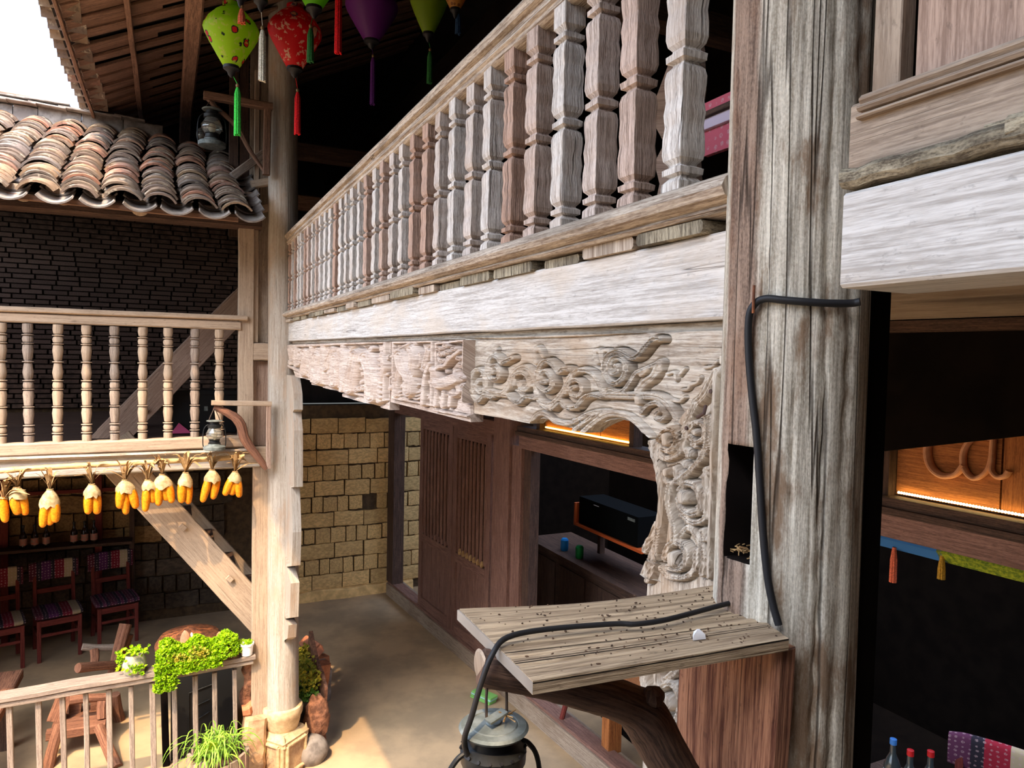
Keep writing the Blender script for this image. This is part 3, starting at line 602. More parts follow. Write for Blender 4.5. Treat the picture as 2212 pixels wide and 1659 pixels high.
# stepped figure panels
fig = []
def add4(l, w_, h_, g_=0): fig.append((c4(l), w_, h_, g_))
d = .018
for x0, x1, yt0, yt1, yb0, yb1 in ((1545, 1870, 100, 62, 740, 800), (1130, 1510, 88, 78, 620, 690), (650, 1050, 100, 85, 555, 640), (455, 635, 110, 100, 480, 520), (340, 440, 118, 110, 460, 478), (80, 330, 125, 115, 300, 420)):
    add4([(x0, yt0), (x1, yt1)], 3.2, d * .8); add4([(x1, yt1), (x1 - 10, yb1)], 3.0, d * .9); add4([(x0, yt0), (x0 - 5, yb0)], 2.4, d * .8); add4([(x0, yb0), (x1, yb1)], 3.0, d * .7)
add4([(1870, 70), (1862, 300), (1880, 440), (1850, 640)], 7, d * 1.6)
add4([(1590, 480), (1660, 470), (1740, 440)], 16, d * 1.6); add4([(1570, 450), (1550, 380), (1530, 350)], 9, d * 1.4); add4([(1560, 540), (1540, 690)], 5, d); add4([(1625, 560), (1612, 700)], 5, d); add4([(1700, 560), (1680, 690)], 5, d); add4([(1750, 480), (1770, 560), (1720, 590)], 6, d)
for x, y_ in ((1600, 200), (1665, 180), (1730, 150), (1615, 265), (1690, 235), (1580, 150), (1650, 120), (1800, 300), (1805, 430), (1780, 240), (1840, 580), (1820, 500)): add4([(x - 6, y_), (x + 6, y_)], 7, d * 1.2, 1)
add4([(1530, 385), (1590, 320), (1640, 315), (1700, 245), (1790, 170)], 5, d * 1.3)
add4([(1215, 210), (1240, 320), (1300, 420), (1300, 560)], 14, d * 1.7, 1); add4([(1320, 150), (1345, 240), (1325, 390)], 11, d * 1.5, 1); add4([(1470, 170), (1430, 310)], 7, d, 1); add4([(1200, 350), (1170, 480), (1160, 590)], 7, d * 1.2, 1); add4([(1500, 290), (1455, 420), (1430, 680)], 5, d * 1.3)
for y_ in (570, 600, 630): add4([(1180, y_), (1220, y_ - 15), (1260, y_), (1300, y_ - 15), (1350, y_), (1400, y_ - 15)], 3, d * .7)
add4([(1200, 160), (1260, 130), (1330, 100)], 8, d, 1); add4([(1300, 330), (1380, 300), (1390, 200)], 6, d, 1)
add4([(770, 200), (745, 330), (730, 430), (715, 540)], 13, d * 1.6, 1); add4([(840, 200), (820, 260), (770, 240)], 7, d * 1.2); add4([(880, 230), (920, 340), (935, 470), (930, 610)], 16, d * 1.7, 1); add4([(900, 180), (930, 140)], 6, d); add4([(1030, 200), (1045, 330), (1010, 470), (1000, 650)], 6, d * 1.2); add4([(655, 180), (660, 350), (632, 540)], 6, d * 1.1)
for y_ in range(250, 640, 45): add4([(1010, y_), (1018, y_ + 5)], 5, d * 1.3)
for x in range(690, 880, 38): add4([(x, 560 - (x - 690) * .25), (x + 12, 550 - (x - 690) * .25)], 7, d, 1)
add4([(390, 220), (370, 330), (400, 450)], 11, d * 1.4, 1); add4([(430, 160), (400, 230)], 7, d); add4([(540, 160), (500, 260), (480, 330)], 9, d * 1.3, 1); add4([(570, 230), (570, 350), (560, 480)], 12, d * 1.4, 1); add4([(610, 160), (600, 260), (620, 420)], 6, d)
add4([(130, 150), (150, 250), (180, 150), (190, 300)], 6, d, 1); add4([(270, 180), (280, 260), (260, 380)], 9, d * 1.3, 1); add4([(320, 170), (310, 350)], 6, d)
rr = random.Random(3)
for _ in range(150):
    x = rr.uniform(100, 1820); lo = 150; hi = 300 + (x - 100) * .25; y_ = rr.uniform(lo, hi); a = rr.uniform(0, 3.1); add4([(x, y_), (x + 14 * math.cos(a), y_ + 20 * math.sin(a))], rr.uniform(2.5, 5), d * rr.uniform(.4, .9), rr.random() < .4)
for nm, u0, u1, zbt, xp in (('figure_panel', 843, 1019, 2.950, .790), ('figure_panel', 740, 843, 2.918, .786), ('figure_panel', 673, 740, 2.936, .790), ('figure_panel', 616, 673, 2.960, .792)):
    nu = int((u1 - u0) * 1.25) + 20; us = np.linspace(u0, u1, nu); Ys = np.array([P(u, 800, X=xp)[1] for u in us]); T = np.linspace(0, 1, 120)
    zbb = np.full(nu, zbt)
    if u0 == 616: zbb = np.where(Ys > 5.18, zbt + np.clip((Ys - 5.18) / .12, 0, 1) * .05, zbt)
    A = np.repeat(Ys[:, None], 120, 1); B = zbb[:, None] + (3.19 - zbb[:, None]) * T[None]
    U, V = to_px(np.stack([np.full(A.shape, xp), A, B], 2)); Hh = carve(U, V, fig) + .0006 * np.sin(A * 60 + B * 140) * np.sin(B * 300)
    relief(nm, xp, A, B, Hh, .04, 'figure_wood', fz)
# near carved bracket leg
bl = thing('carved_bracket', 'carved curling bracket leg running down the left side of the foreground post', 'bracket', (.79, .85, .9))
BS = [(c6(l), w_, h_, g_) for l, w_, h_, g_ in [
    ([(188, 640), (215, 740), (243, 850), (255, 950), (250, 1080), (238, 1170), (222, 1300), (200, 1420), (170, 1520)], 8, D_, 1),
    ([(300, 600), (310, 640)], 10, D_ * 1.6, 0), ([(250, 620), (262, 570), (310, 545), (355, 580), (362, 640), (325, 690), (275, 680)], 8, D_ * 1.3, 1), ([(235, 650), (250, 720), (290, 740), (370, 700), (400, 620), (420, 520)], 8, D_ * .8, 1),
    ([(565, 480), (570, 600), (530, 730), (440, 830), (365, 890)], 9, D_ * 1.3, 1), ([(305, 820), (308, 840)], 8, D_ * 1.5, 0), ([(278, 830), (290, 890), (330, 905), (355, 860), (345, 800)], 6, D_, 1),
    ([(412, 970), (418, 1005)], 11, D_ * 1.7, 0), ([(385, 940), (420, 900), (480, 920), (515, 990), (510, 1070), (450, 1095), (395, 1060), (375, 1000)], 9, D_ * 1.2, 1), ([(390, 1100), (460, 1150), (540, 1120), (560, 1010), (540, 900), (545, 810)], 8, D_, 1),
    ([(325, 900), (310, 1000), (325, 1100), (350, 1200), (345, 1260)], 8, D_ * 1.3, 1), ([(350, 1280), (430, 1180), (490, 1250), (530, 1360), (520, 1480)], 8, D_, 1),
    ([(345, 1360), (350, 1405)], 12, D_ * 1.6, 0), ([(285, 1370), (310, 1300), (370, 1275), (420, 1330), (420, 1400), (375, 1445), (310, 1430)], 9, D_ * 1.2, 1), ([(255, 1440), (300, 1490), (400, 1500), (470, 1440), (480, 1330)], 8, D_ * .9, 1),
    ([(430, 560), (470, 510), (525, 540), (520, 610), (470, 640), (435, 600)], 6, D_ * .8, 1), ([(470, 570), (480, 580)], 7, D_, 0), ([(420, 690), (430, 720)], 8, D_ * .9, 1), ([(450, 650), (470, 665)], 6, D_ * .8, 1), ([(400, 770), (415, 790)], 7, D_ * .9, 1), ([(375, 830), (390, 850)], 6, D_ * .8, 1),
    ([(150, 1330), (190, 1240), (225, 1160)], 9, D_, 1), ([(140, 1480), (190, 1380), (220, 1300)], 9, D_, 1), ([(605, 200), (590, 500), (585, 800), (575, 1100), (560, 1500)], 5, D_ * .9, 0),
    ([(480, 380), (530, 330), (570, 250), (600, 190)], 12, D_ * .9, 1), ([(400, 560), (440, 470), (470, 400)], 9, D_ * .9, 1), ([(520, 1200), (540, 1260)], 7, D_, 1)]]
BS += [(c3(l), w_, h_, g_) for l, w_, h_, g_ in [([(1360, 850), (1372, 890)], 15, D_ * 1.6, 1), ([(1300, 860), (1330, 780), (1400, 765), (1440, 850), (1425, 960), (1370, 1010), (1310, 940)], 9, D_ * 1.3, 1), ([(1340, 740), (1400, 690), (1420, 640)], 10, D_, 1), ([(1200, 660), (1215, 760), (1260, 900), (1300, 1040), (1400, 1100)], 9, D_, 1), ([(1290, 560), (1300, 700), (1290, 800)], 8, D_, 1)]]
le = c6([(605, 150), (560, 230), (500, 320), (430, 400), (380, 450), (330, 520), (250, 590), (180, 620), (182, 690), (208, 760), (224, 850), (234, 950), (226, 1080), (214, 1160), (180, 1230), (130, 1310), (129, 1358), (160, 1365), (165, 1392), (125, 1478), (162, 1500), (142, 1545)]) + [(1396, 1300), (1392, 1380), (1388, 1440), (1388, 1500), (1392, 1560), (1388, 1660)]
XK = .785
lp = np.array([P(u, v, X=XK) for u, v in le]); oz = np.argsort(lp[:, 2]); LZ, LY = lp[oz, 2], lp[oz, 1]
Zs = np.concatenate([np.linspace(1.0, 2.44, 20)[:-1], np.linspace(2.44, 3.155, 380)]); yl = np.interp(Zs, LZ, LY); yl[Zs < LZ[0]] = LY[0]
T = np.linspace(0, 1, 90); B = np.repeat(Zs[:, None], 90, 1); A = .81 + (yl[:, None] - .81) * T[None]
U, V = to_px(np.stack([np.full(A.shape, XK), A, B], 2)); Hh = carve(U, V, BS) + .0008 * np.sin(B * 40 + A * 80) * np.sin(A * 260)
relief('leg_board', XK, A, B, Hh, .035, 'carved_wood', bl, grain='z')
for u, v in c6([(545, 312), (388, 548)]):
    p = P(u, v, X=XK - .012); MB().tube([p, p + [.02, 0, 0]], .0035, 8).build('nail', 'iron', bl)
MB().tube([P(*c6([(465, 478)])[0], X=XK - .016), P(*c6([(505, 455)])[0], X=XK - .02), P(*c6([(518, 405)])[0], X=XK - .012)], .003, 8).build('iron_hook', 'iron', bl)
# far bracket leg on the corner post, stepped outline
fb = thing('carved_bracket', 'stepped carved bracket leg seen edge-on against the corner post', 'bracket', (.79, 5.4, 1.0))
px = [(634, 812), (639, 850), (640, 885), (637, 890), (640, 930), (640, 1052), (634, 1053), (637, 1150), (635, 1222), (624, 1224), (633, 1260), (631, 1334), (621, 1336), (628, 1350), (626, 1378), (614, 1386)]
e = np.array([P(u, v, X=.79) for u, v in px]); secs = []
for q in e: secs.append([(.775, q[1], q[2]), (.835, q[1], q[2]), (.835, 5.56, q[2]), (.775, 5.56, q[2])])
MB().loft(secs).build('leg_board', 'corner_wood', fb, angle=20)
# ================================================================== roofs
# left wing tile roof: eave at Y 5.05, ridge at Y 6.66
SL = .5; EY, EZ, RY = 5.05, 4.075, 6.66; RZ = EZ + SL * (RY - EY); ang = math.atan(SL)
def rz_(y_): return EZ + SL * (y_ - EY)
roof = thing('tile_roof', 'old clay tile roof of the left wing with arched cover tiles in rows', 'roof', (-1, EY, EZ))
def slab(parent, name, mat, pts, th, **k):
    m = MB(); p = np.asarray(pts, float); m.v = p.tolist() + (p + [0, 0, th]).tolist(); m.f = [[0, 1, 2, 3], [7, 6, 5, 4], [0, 4, 5, 1], [1, 5, 6, 2], [2, 6, 7, 3], [3, 7, 4, 0]]; m.uv = [[(0, 0), (1, 0), (1, 1), (0, 1)]] * 6
    return m.build(name, mat, parent, smooth=False, **k)
slab(roof, 'roof_deck', 'roof_dark', [(-3.4, EY + .1, rz_(EY + .1) - .075), (.56, EY + .1, rz_(EY + .1) - .075), (.56, RY, RZ - .075), (-3.4, RY, RZ - .075)], .015)
slab(roof, 'rear_slope', 'roof_dark', [(-3.4, RY, RZ - .04), (.9, RY, RZ - .04), (.9, 9.7, 4.70), (-3.4, 9.7, 4.70)], .02)
def tile_mesh(r, L, arc, th, up=True, taper=.93):
    m = MB(); n = 10; secs = []
    for t in np.linspace(0, 1, 3):
        rr = r * (1 - (1 - taper) * t); o_, i_ = [], []
        for a in np.linspace(-arc / 2, arc / 2, n):
            s_ = 1 if up else -1; wv = random.uniform(-.0015, .0015)
            o_.append((rr * math.sin(a), t * L, s_ * (rr * math.cos(a) - rr * math.cos(arc / 2)) + wv)); i_.append(((rr - th) * math.sin(a), t * L, s_ * ((rr - th) * math.cos(a) - rr * math.cos(arc / 2)) + wv))
        secs.append(o_ + i_[::-1])
    return m.loft(secs).mesh('roof_tile', 'roof_tile', angle=40)
covers = [tile_mesh(.118 * q, .22, R_(118), .013) for q in (1, .97, 1.03, 1.0)]; pans = [tile_mesh(.125, .22, R_(100), .010, up=False) for _ in range(2)]
for me_ in pans: me_.materials.clear(); me_.materials.append(MATS['slab'])
colx = [-1.62, -1.40, -1.18] + [-.955, -.735, -.512, -.292, -.072, .148, .36]
def top_y(x): return RY - .03 if x < -.45 else (6.72 if x < -.2 else (6.5 if x < .05 else (6.44 if x < .3 else 6.3)))
nt_ = 0
for ci, x in enumerate(colx):
    y_ = EY - .06; step = .066; first = True
    while y_ < top_y(x):
        sc_ = random.uniform(.94, 1.05)
        inst('cover_tile', random.choice(covers), roof, (x + 1 + random.uniform(-.012, .012) + (.02 * math.sin(3 * y_)), y_ - EY + random.uniform(-.015, .015), rz_(y_) - EZ + random.uniform(.0, .012)), (ang * .72 + random.uniform(-.06, .05), random.uniform(-.07, .07), random.uniform(-.07, .07)), (sc_, 1, sc_)); nt_ += 1
        y_ += step * random.uniform(.8, 1.2)
    y_ = EY - .09; px_ = x + .11
    for r_ in range(9):
        if y_ > top_y(x): break
        inst('pan_tile', random.choice(pans), roof, (px_ + 1 + random.uniform(-.008, .008), y_ - EY, rz_(y_) - EZ - .012), (ang * .8, random.uniform(-.04, .04), random.uniform(-.04, .04))); y_ += .16
# ridge of upright slabs and thin capping tiles
rd = thing('roof_ridge', 'grey ridge of standing slabs and thin cap tiles along the left roof', 'ridge', (-1.2, RY, RZ))
x = -1.95
while x < -.30:
    wd = random.uniform(.13, .3); MB().beam((x, RY + .02, RZ + .045), (x + wd - .006, RY + .02, RZ + .04), .05, .13 + random.uniform(-.015, .015), seg=3, wob=.004, ch=.006).build('slab', 'slab', rd); x += wd
x = -1.95; z = RZ + .135
while x < -.25:
    wd = random.uniform(.14, .22); MB().beam((x, RY, z), (x + wd + .05, RY, z - .012), .16, .014, seg=2, wob=.002, ch=.003).build('cap_tile', 'slab', rd); x += wd; z -= .002
x = -1.95
while x < -.85:
    wd = random.uniform(.18, .26); MB().beam((x, RY, RZ + .155), (x + wd + .04, RY, RZ + .15), .14, .014, seg=2, wob=.002, ch=.003).build('cap_tile', 'slab', rd); x += wd
MB().beam((-2.2, 7.2, 5.235), (-1.07, 7.2, 5.17), .05, .085, seg=4, wob=.003).build('ridge_plank', 'rafter_wood', rd)
# eave of the left wing
ea = thing('eave_board', 'brown eave board under the lowest roof tiles of the left wing', 'board', (-1, EY + .02, 4.04))
MB().beam((-2.2, EY + .04, 4.030), (.40, EY + .04, 4.005), .03, .032, seg=10, wob=.002).build('batten', 'rafter_wood', ea)
for u, v, kind in ((30, 405, 0), (122, 414, 0), (212, 424, 1), (298, 440, 0), (380, 447, 1), (464, 452, 1)):
    p = P(u, v, Y=5.17)
    if kind: MB().beam(p - [.075, 0, 0], p + [.075, 0, 0], .05, .036, seg=2, wob=.002).build('rafter_end', 'beige_wood', ea)
    else:
        m = MB(); secs = []
        for yy in (-.03, .3): secs.append([(p[0] + .055 * math.cos(a), p[1] + yy, p[2] + .02 + .05 * math.sin(a)) for a in np.linspace(math.pi, 2 * math.pi, 9)])
        m.loft(secs).build('rafter_end', 'beige_wood', ea)
MB().beam((-3.3, 5.62, 4.09), (.60, 5.62, 4.13), .14, .19, seg=10, wob=.002).build('eave_beam', 'dark_wood', label='heavy shaded beam beneath the left roof eave', category='beam', origin=(-1, 5.6, 4.0))
MB().beam((.42, 5.5, 4.20), (.56, 5.62, 4.20), .10, .11, seg=2).build('beam_end_block', 'beige_wood', label='pale sawn beam end beside the lowest roof tiles', category='block', origin=(.5, 5.5, 4.15))
# gallery roof overhead: rafters seen from below
FX, FZ, FS = -.585, 4.985, .5
def fz_(x): return FZ + FS * (x - FX)
ga = thing('gallery_roof', 'underside of the gallery roof with dark rafters reaching over the courtyard', 'roof', (FX, 5, FZ))
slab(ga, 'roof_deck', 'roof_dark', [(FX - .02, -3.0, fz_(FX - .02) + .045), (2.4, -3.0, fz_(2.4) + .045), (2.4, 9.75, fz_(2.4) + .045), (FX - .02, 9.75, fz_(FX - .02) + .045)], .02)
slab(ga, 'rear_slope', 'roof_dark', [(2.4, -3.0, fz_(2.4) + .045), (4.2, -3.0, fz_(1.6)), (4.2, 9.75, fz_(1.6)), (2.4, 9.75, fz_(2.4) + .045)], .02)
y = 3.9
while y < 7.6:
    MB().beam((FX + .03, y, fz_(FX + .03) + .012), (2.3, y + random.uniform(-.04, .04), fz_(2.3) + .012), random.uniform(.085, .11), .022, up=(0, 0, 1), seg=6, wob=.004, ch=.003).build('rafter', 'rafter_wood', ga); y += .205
y = 3.9
while y < 7.6:
    if random.random() < .75:
        x1 = FX + random.uniform(.35, .6); MB().beam((FX + .02, y + .1, fz_(FX) + .034), (x1, y + .1, fz_(x1) + .030), .12, .012, seg=2, wob=.002).build('lath', 'rafter_wood', ga)
    y += .205
for x, s_ in ((FX + .02, .022), (-.235, .035)): MB().beam((x, 3.0, fz_(x) - .006 - s_ / 2), (x, 8.5, fz_(x) - .006 - s_ / 2), s_, s_ * 1.1, seg=14, wob=.003).build('batten', 'rafter_wood', ga)
y = 3.6; et = tile_mesh(.11, .2, R_(70), .014)
while y < 7.4:
    inst('eave_tile', et, ga, (-.075 + random.uniform(-.012, .012), y - 5, .058), (0, -math.atan(FS) * .9, -math.pi / 2), (1, 1, 1)); y += .155
MB().beam((.12, 4.0, fz_(.12) - .10), (.12, 9.4, fz_(.12) - .10), .10, .14, seg=10, wob=.006).build('purlin', 'rafter_wood', ga)
MB().tube(cat_rom([P(362, 48, Y=5.6), P(395, 58, Y=5.6), P(422, 82, Y=5.62), P(455, 82, Y=5.64)], 5), [.035] * 15 + [.04], 10, wob=.05).build('bracket_arm', 'rafter_wood', ga)
MB().beam((1.9, 1.5, 5.3), (1.9, 9.6, 5.3), .14, .16, seg=8, wob=.003).build('inner_beam', 'black_wood', ga)
for yy in (3.2, 6.9): MB().beam((.75, yy, 5.0), (3.7, yy, 5.0), .12, .15, seg=4, wob=.003).build('tie', 'dark_wood', ga)
# ------------------------------------------------------------------ things inside the gallery
iw = thing('gallery_end_frame', 'brown crossed timbers framing the dark far end of the gallery', 'frame', (1.3, 7.6, 3.4))
MB().beam((.85, 7.6, 4.66), (2.4, 7.6, 4.66), .1, .15, seg=4, wob=.003).build('cross_beam', 'rafter_wood', iw); MB().beam((1.06, 7.6, 3.4), (1.06, 7.6, 5.3), .12, .12, up=(0, 1, 0), seg=4, wob=.003).build('upright', 'rafter_wood', iw)
MB().box(.9, 1.6, 7.55, 7.6, 4.05, 4.25).build('picture_board', 'door_wood', label='small framed board low in the dark gallery beside the corner post', category='board', origin=(1.2, 7.6, 4.05))
tb = thing('altar_table', 'red cloth-covered table edge with white scroll border behind the balusters', 'table', (1.6, 1.8, 3.40))
MB().box(1.58, 1.60, 1.5, 1.90, 3.952, 3.99).build('scroll_border', 'woven_red', tb); MB().box(1.56, 1.9, 1.5, 1.89, 3.935, 3.952).build('top_board', 'dark_wood', tb); MB().box(1.575, 1.60, 1.5, 1.885, 3.90, 3.935).build('pink_fringe', 'pale_cloth', tb); MB().box(1.59, 1.61, 1.5, 1.88, 3.82, 3.90).build('red_cloth', 'woven_red', tb)
for yy in (1.56, 1.8): MB().box(1.65, 1.71, yy - .03, yy + .03, 3.385, 3.935).build('leg', 'dark_wood', tb)
sb = [(-.10, 3.39), (-.11, 3.46), (-.095, 3.54), (-.075, 3.60), (-.10, 3.66), (-.06, 3.70), (-.105, 3.76), (-.10, 3.83), (-.03, 3.93), (.03, 3.96), (.05, 3.90), (.06, 3.80), (.04, 3.70), (.06, 3.55), (.05, 3.39)]
m = MB(); m.loft([[(1.14, 1.44 - a * 1.0, z) for a, z in sb], [(1.17, 1.44 - a * 1.0, z) for a, z in sb]]); m.build('scalloped_board', 'pink_wood', label='pinkish scalloped chair-back board standing behind the nearest balusters', category='board', origin=(1.15, 1.44, 3.39))
MB().lathe([(.03, 3.39), (.032, 3.43), (.028, 3.435), (.03, 3.45), (.038, 3.455), (.036, 3.47), (.025, 3.49), (.005, 3.50)], 16, (1.0, 1.155, 0)).build('white_cup', 'white_pot', label='small pale covered cup behind the nearest baluster foot', category='cup', origin=(1.0, 1.155, 3.39))
# ================================================================== left wing railing
lb = thing('turned_balustrade', 'pale railing with turned spindle balusters across the left upper deck', 'balustrade', (-1, 5.6, 2.3))
def prof_x(mb, pts, x0, x1, seg=14, wob=.0012):
    secs = []
    for i in range(seg + 1):
        x_ = x0 + (x1 - x0) * i / seg; j = random.uniform(-wob, wob); secs.append([(x_, y_ + random.uniform(-wob, wob) * .3, z_ + j) for y_, z_ in pts])
    return mb.loft(secs)
prof_x(MB(), [(5.545, 3.375), (5.55, 3.39), (5.6, 3.395), (5.65, 3.39), (5.655, 3.37), (5.64, 3.355), (5.56, 3.355), (5.548, 3.362)], -2.4, .505).build('handrail', 'beige_wood', lb)
MB().beam((-2.4, 5.6, 3.325), (.46, 5.6, 3.318), .06, .062, seg=8, wob=.0012).build('top_rail', 'beige_wood', lb)
MB().beam((-2.4, 5.6, 2.445), (.50, 5.6, 2.465), .09, .085, seg=8, wob=.0015).build('bottom_rail', 'beige_wood', lb)
prof_x(MB(), [(5.53, 2.40), (5.545, 2.412), (5.6, 2.412), (5.6, 2.385), (5.545, 2.385)], -2.4, .58).build('bead_moulding', 'rail_wood', lb)
q0 = .033
def bead(z, w=.004): return [(q0 * .55, z - w - .003), (q0 * .6, z - w - .001), (q0 * 1.0, z - w * .6), (q0 * 1.04, z), (q0 * 1.0, z + w * .6), (q0 * .6, z + w + .001), (q0 * .55, z + w + .003)]
tp = [(q0 * .85, 0), (q0 * .9, .05), (q0 * .72, .055)] + bead(.066) + [(q0 * .85, .078), (q0 * .95, .095), (q0 * .8, .112)] + bead(.122) + [(q0 * .75, .135), (q0 * .98, .20), (q0 * .85, .235)] + bead(.245) + [(q0 * .8, .255), (q0 * .98, .33), (q0 * .85, .352)] + bead(.362) + [(q0 * .86, .372), (q0 * .95, .39), (q0 * .82, .41)] + bead(.42) + [(q0 * .78, .435), (q0 * .96, .475), (q0 * .7, .535)] + bead(.545) + [(q0 * .72, .558), (q0 * .98, .62), (q0 * .85, .655)] + bead(.665) + [(q0 * .85, .675), (q0 * .98, .695), (q0 * .82, .712)] + bead(.722) + [(q0 * .82, .735), (q0 * .95, .76), (q0 * .9, .795)]
tm = [MB().lathe(tp, 16).mesh('baluster', mt, angle=40) for mt in ('beige_wood', 'beige_wood', 'grey_rail')]
for i, x in enumerate((-2.18, -2.01, -1.84, -1.67, -1.50, -1.335, -1.168, -1.0, -.848, -.688, -.519, -.351, -.181, -.02, .154, .318)):
    inst('baluster', tm[i % 3], lb, (x + 1, 0, .19), (random.uniform(-.008, .008), random.uniform(-.008, .008), random.uniform(0, 6)), (1, 1, 1.0))
MB().beam((-3.3, 5.63, 2.325), (.6, 5.63, 2.33), .10, .13, seg=10, wob=.0015).build('deck_beam', 'white_wood', label='whitish deck beam behind the bamboo pole of corn', category='beam', origin=(-1, 5.63, 2.26))
# bamboo pole
m = MB(); pts = []; rad = []
pa, pb = P(-120, 1026, Y=5.50), P(528, 985, Y=5.50)
for i in range(61):
    t = i / 60; pts.append(pa + (pb - pa) * t + np.array([0, 0, .006 * math.sin(t * 5)])); rad.append(.0185 * (1.12 if i % 6 == 0 else 1.0))
m.tube(pts, rad, 12).build('bamboo_pole', 'bamboo', label='yellow bamboo pole strung with corn below the left deck', category='pole', origin=tuple(pa))
# corn bunches
def cob_mesh(L, r):
    m = MB(); nr = 22; n = 20; secs = []
    for i in range(nr + 1):
        t = i / nr; R0 = r * (.82 + .25 * math.sin(math.pi * min(1, t * 1.05 + .12)))
        if t > .82: R0 *= math.sqrt(max(.02, 1 - ((t - .82) / .19)**2))
        sec = []
        for j in range(n):
            a = 2 * math.pi * j / n; bmp = 1 + .055 * (1 if j % 2 else -1) + .03 * (1 if i % 2 else -1); sec.append((R0 * bmp * math.cos(a), R0 * bmp * math.sin(a), -t * L))
        secs.append(sec)
    return m.loft(secs).mesh('cob', 'kernel', angle=80)
cobs = [cob_mesh(.17, .029), cob_mesh(.155, .031), cob_mesh(.18, .028)]
names_ = ['first from the left, cut by the frame edge', 'second from the left, two cobs under a tall dry tuft', 'third from the left, hanging lowest with a long curled husk strip', 'fourth from the left, hanging alone before the bottle shelf', 'fifth from the left, three cobs at the head of the stair board', 'sixth from the left, single front cob beside the fifth', 'seventh from the left, three spreading cobs', 'eighth from the left, two upright cobs', 'ninth from the left, two slanting cobs under a loose husk', 'tenth and last, small bunch nearest the corner post']
specs = [((8, 1050), (8, 1078), [(4, 1075, 12, 1128)]), ((38, 1020), (36, 1052), [(30, 1075, 40, 1115), (46, 1068, 55, 1110)]), ((106, 1030), (108, 1056), [(98, 1090, 92, 1136), (106, 1090, 108, 1134), (118, 1088, 120, 1132)]),
         ((192, 1020), (198, 1045), [(192, 1068, 190, 1110), (207, 1068, 210, 1114)]), ((274, 1008), (270, 1036), [(262, 1055, 258, 1102), (270, 1064, 272, 1108), (284, 1058, 294, 1098)]), ((314, 1012), (319, 1036), [(317, 1058, 314, 1102), (329, 1050, 331, 1086)]),
         ((352, 1000), (350, 1024), [(342, 1048, 343, 1092), (354, 1050, 361, 1084), (364, 1046, 371, 1084)]), ((401, 998), (401, 1020), [(394, 1045, 392, 1090), (407, 1044, 407, 1086)]), ((452, 988), (458, 1014), [(450, 1038, 438, 1082), (468, 1036, 460, 1078)]), ((506, 985), (508, 1018), [(500, 1036, 485, 1070), (506, 1040, 500, 1072), (513, 1038, 517, 1072)])]
for i, (tp_, ti, cl) in enumerate(specs):
    pt_, pi_ = P(*tp_, Y=5.46), P(*ti, Y=5.46); cb_ = thing('corn_bunch', 'bunch of dried corn cobs on the bamboo pole, ' + names_[i], 'corn', pi_, 'corn bunches on the bamboo pole'); cb_['label'] = 'corn bunch, ' + names_[i]; po = pi_
    for j, (x0, y0, x1, y1) in enumerate(cl):
        a = P(x0, y0, Y=5.46 + .012 * (j % 2)); b_ = P(x1, y1, Y=5.46 + .012 * (j % 2)); dv = Vector((b_ - a).tolist()); L = dv.length
        o = inst('cob', cobs[(i + j) % 3], cb_, (a - po).tolist(), dv.to_track_quat('-Z', 'Y').to_euler(), (.92, .92, L / .168))
    hm = MB(); mid = np.mean([P(c[0], c[1], Y=5.465) for c in cl], axis=0)
    wmax = .82 * max(.04, (max(c[0] for c in cl) - min(c[0] for c in cl)) * .0033 / 2 + .034)
    secs = []
    for t, rw in ((0, .014), (.12, .02), (.35, .65), (.7, .95), (1.0, 1.02), (1.16, .98)):
        r_ = rw if rw < .1 else wmax * rw; c = pi_ + (mid - pi_) * t; n = 18
        secs.append([(c[0] + r_ * math.cos(a) * (1 + .1 * (k % 2)), c[1] + min(r_, .04) * math.sin(a) * (1 + .1 * (k % 2)), c[2] + (random.uniform(-.02, .012) if t > 1.1 else 0)) for k, a in enumerate(np.linspace(0, 2 * math.pi, n, endpoint=False))])
    hm.loft(secs, caps=False).build('husk', 'husk', cb_, angle=80)
    for k in range(16):
        a = random.uniform(0, 6.28); up_ = random.uniform(.05, .14); ou = random.uniform(.015, .085) * (1.6 if k < 3 else 1); drp = random.uniform(0, .05) if k < 4 else 0
        dx, dy = math.cos(a), math.sin(a) * .6
        lf = MB().strip(cat_rom([pi_, pi_ + [dx * ou * .3, dy * ou * .3, up_ * .5], pi_ + [dx * ou * .8, dy * ou * .8, up_], pi_ + [dx * ou * 1.6, dy * ou * 1.6, up_ * 1.0 - drp]], 3), [.014, .022, .027, .028, .027, .026, .022, .016, .010, .004], (-dy, dx, .2) if k % 2 else (dy + .2, 1, .1)); lf.build('husk_leaf', 'husk_dry', cb_)
    MB().tube([pi_ + [.017 * math.cos(a), .017 * math.sin(a), -.002] for a in np.linspace(0, 6.28, 10)], .004, 6, caps=False).build('tie', 'husk_dry', cb_)
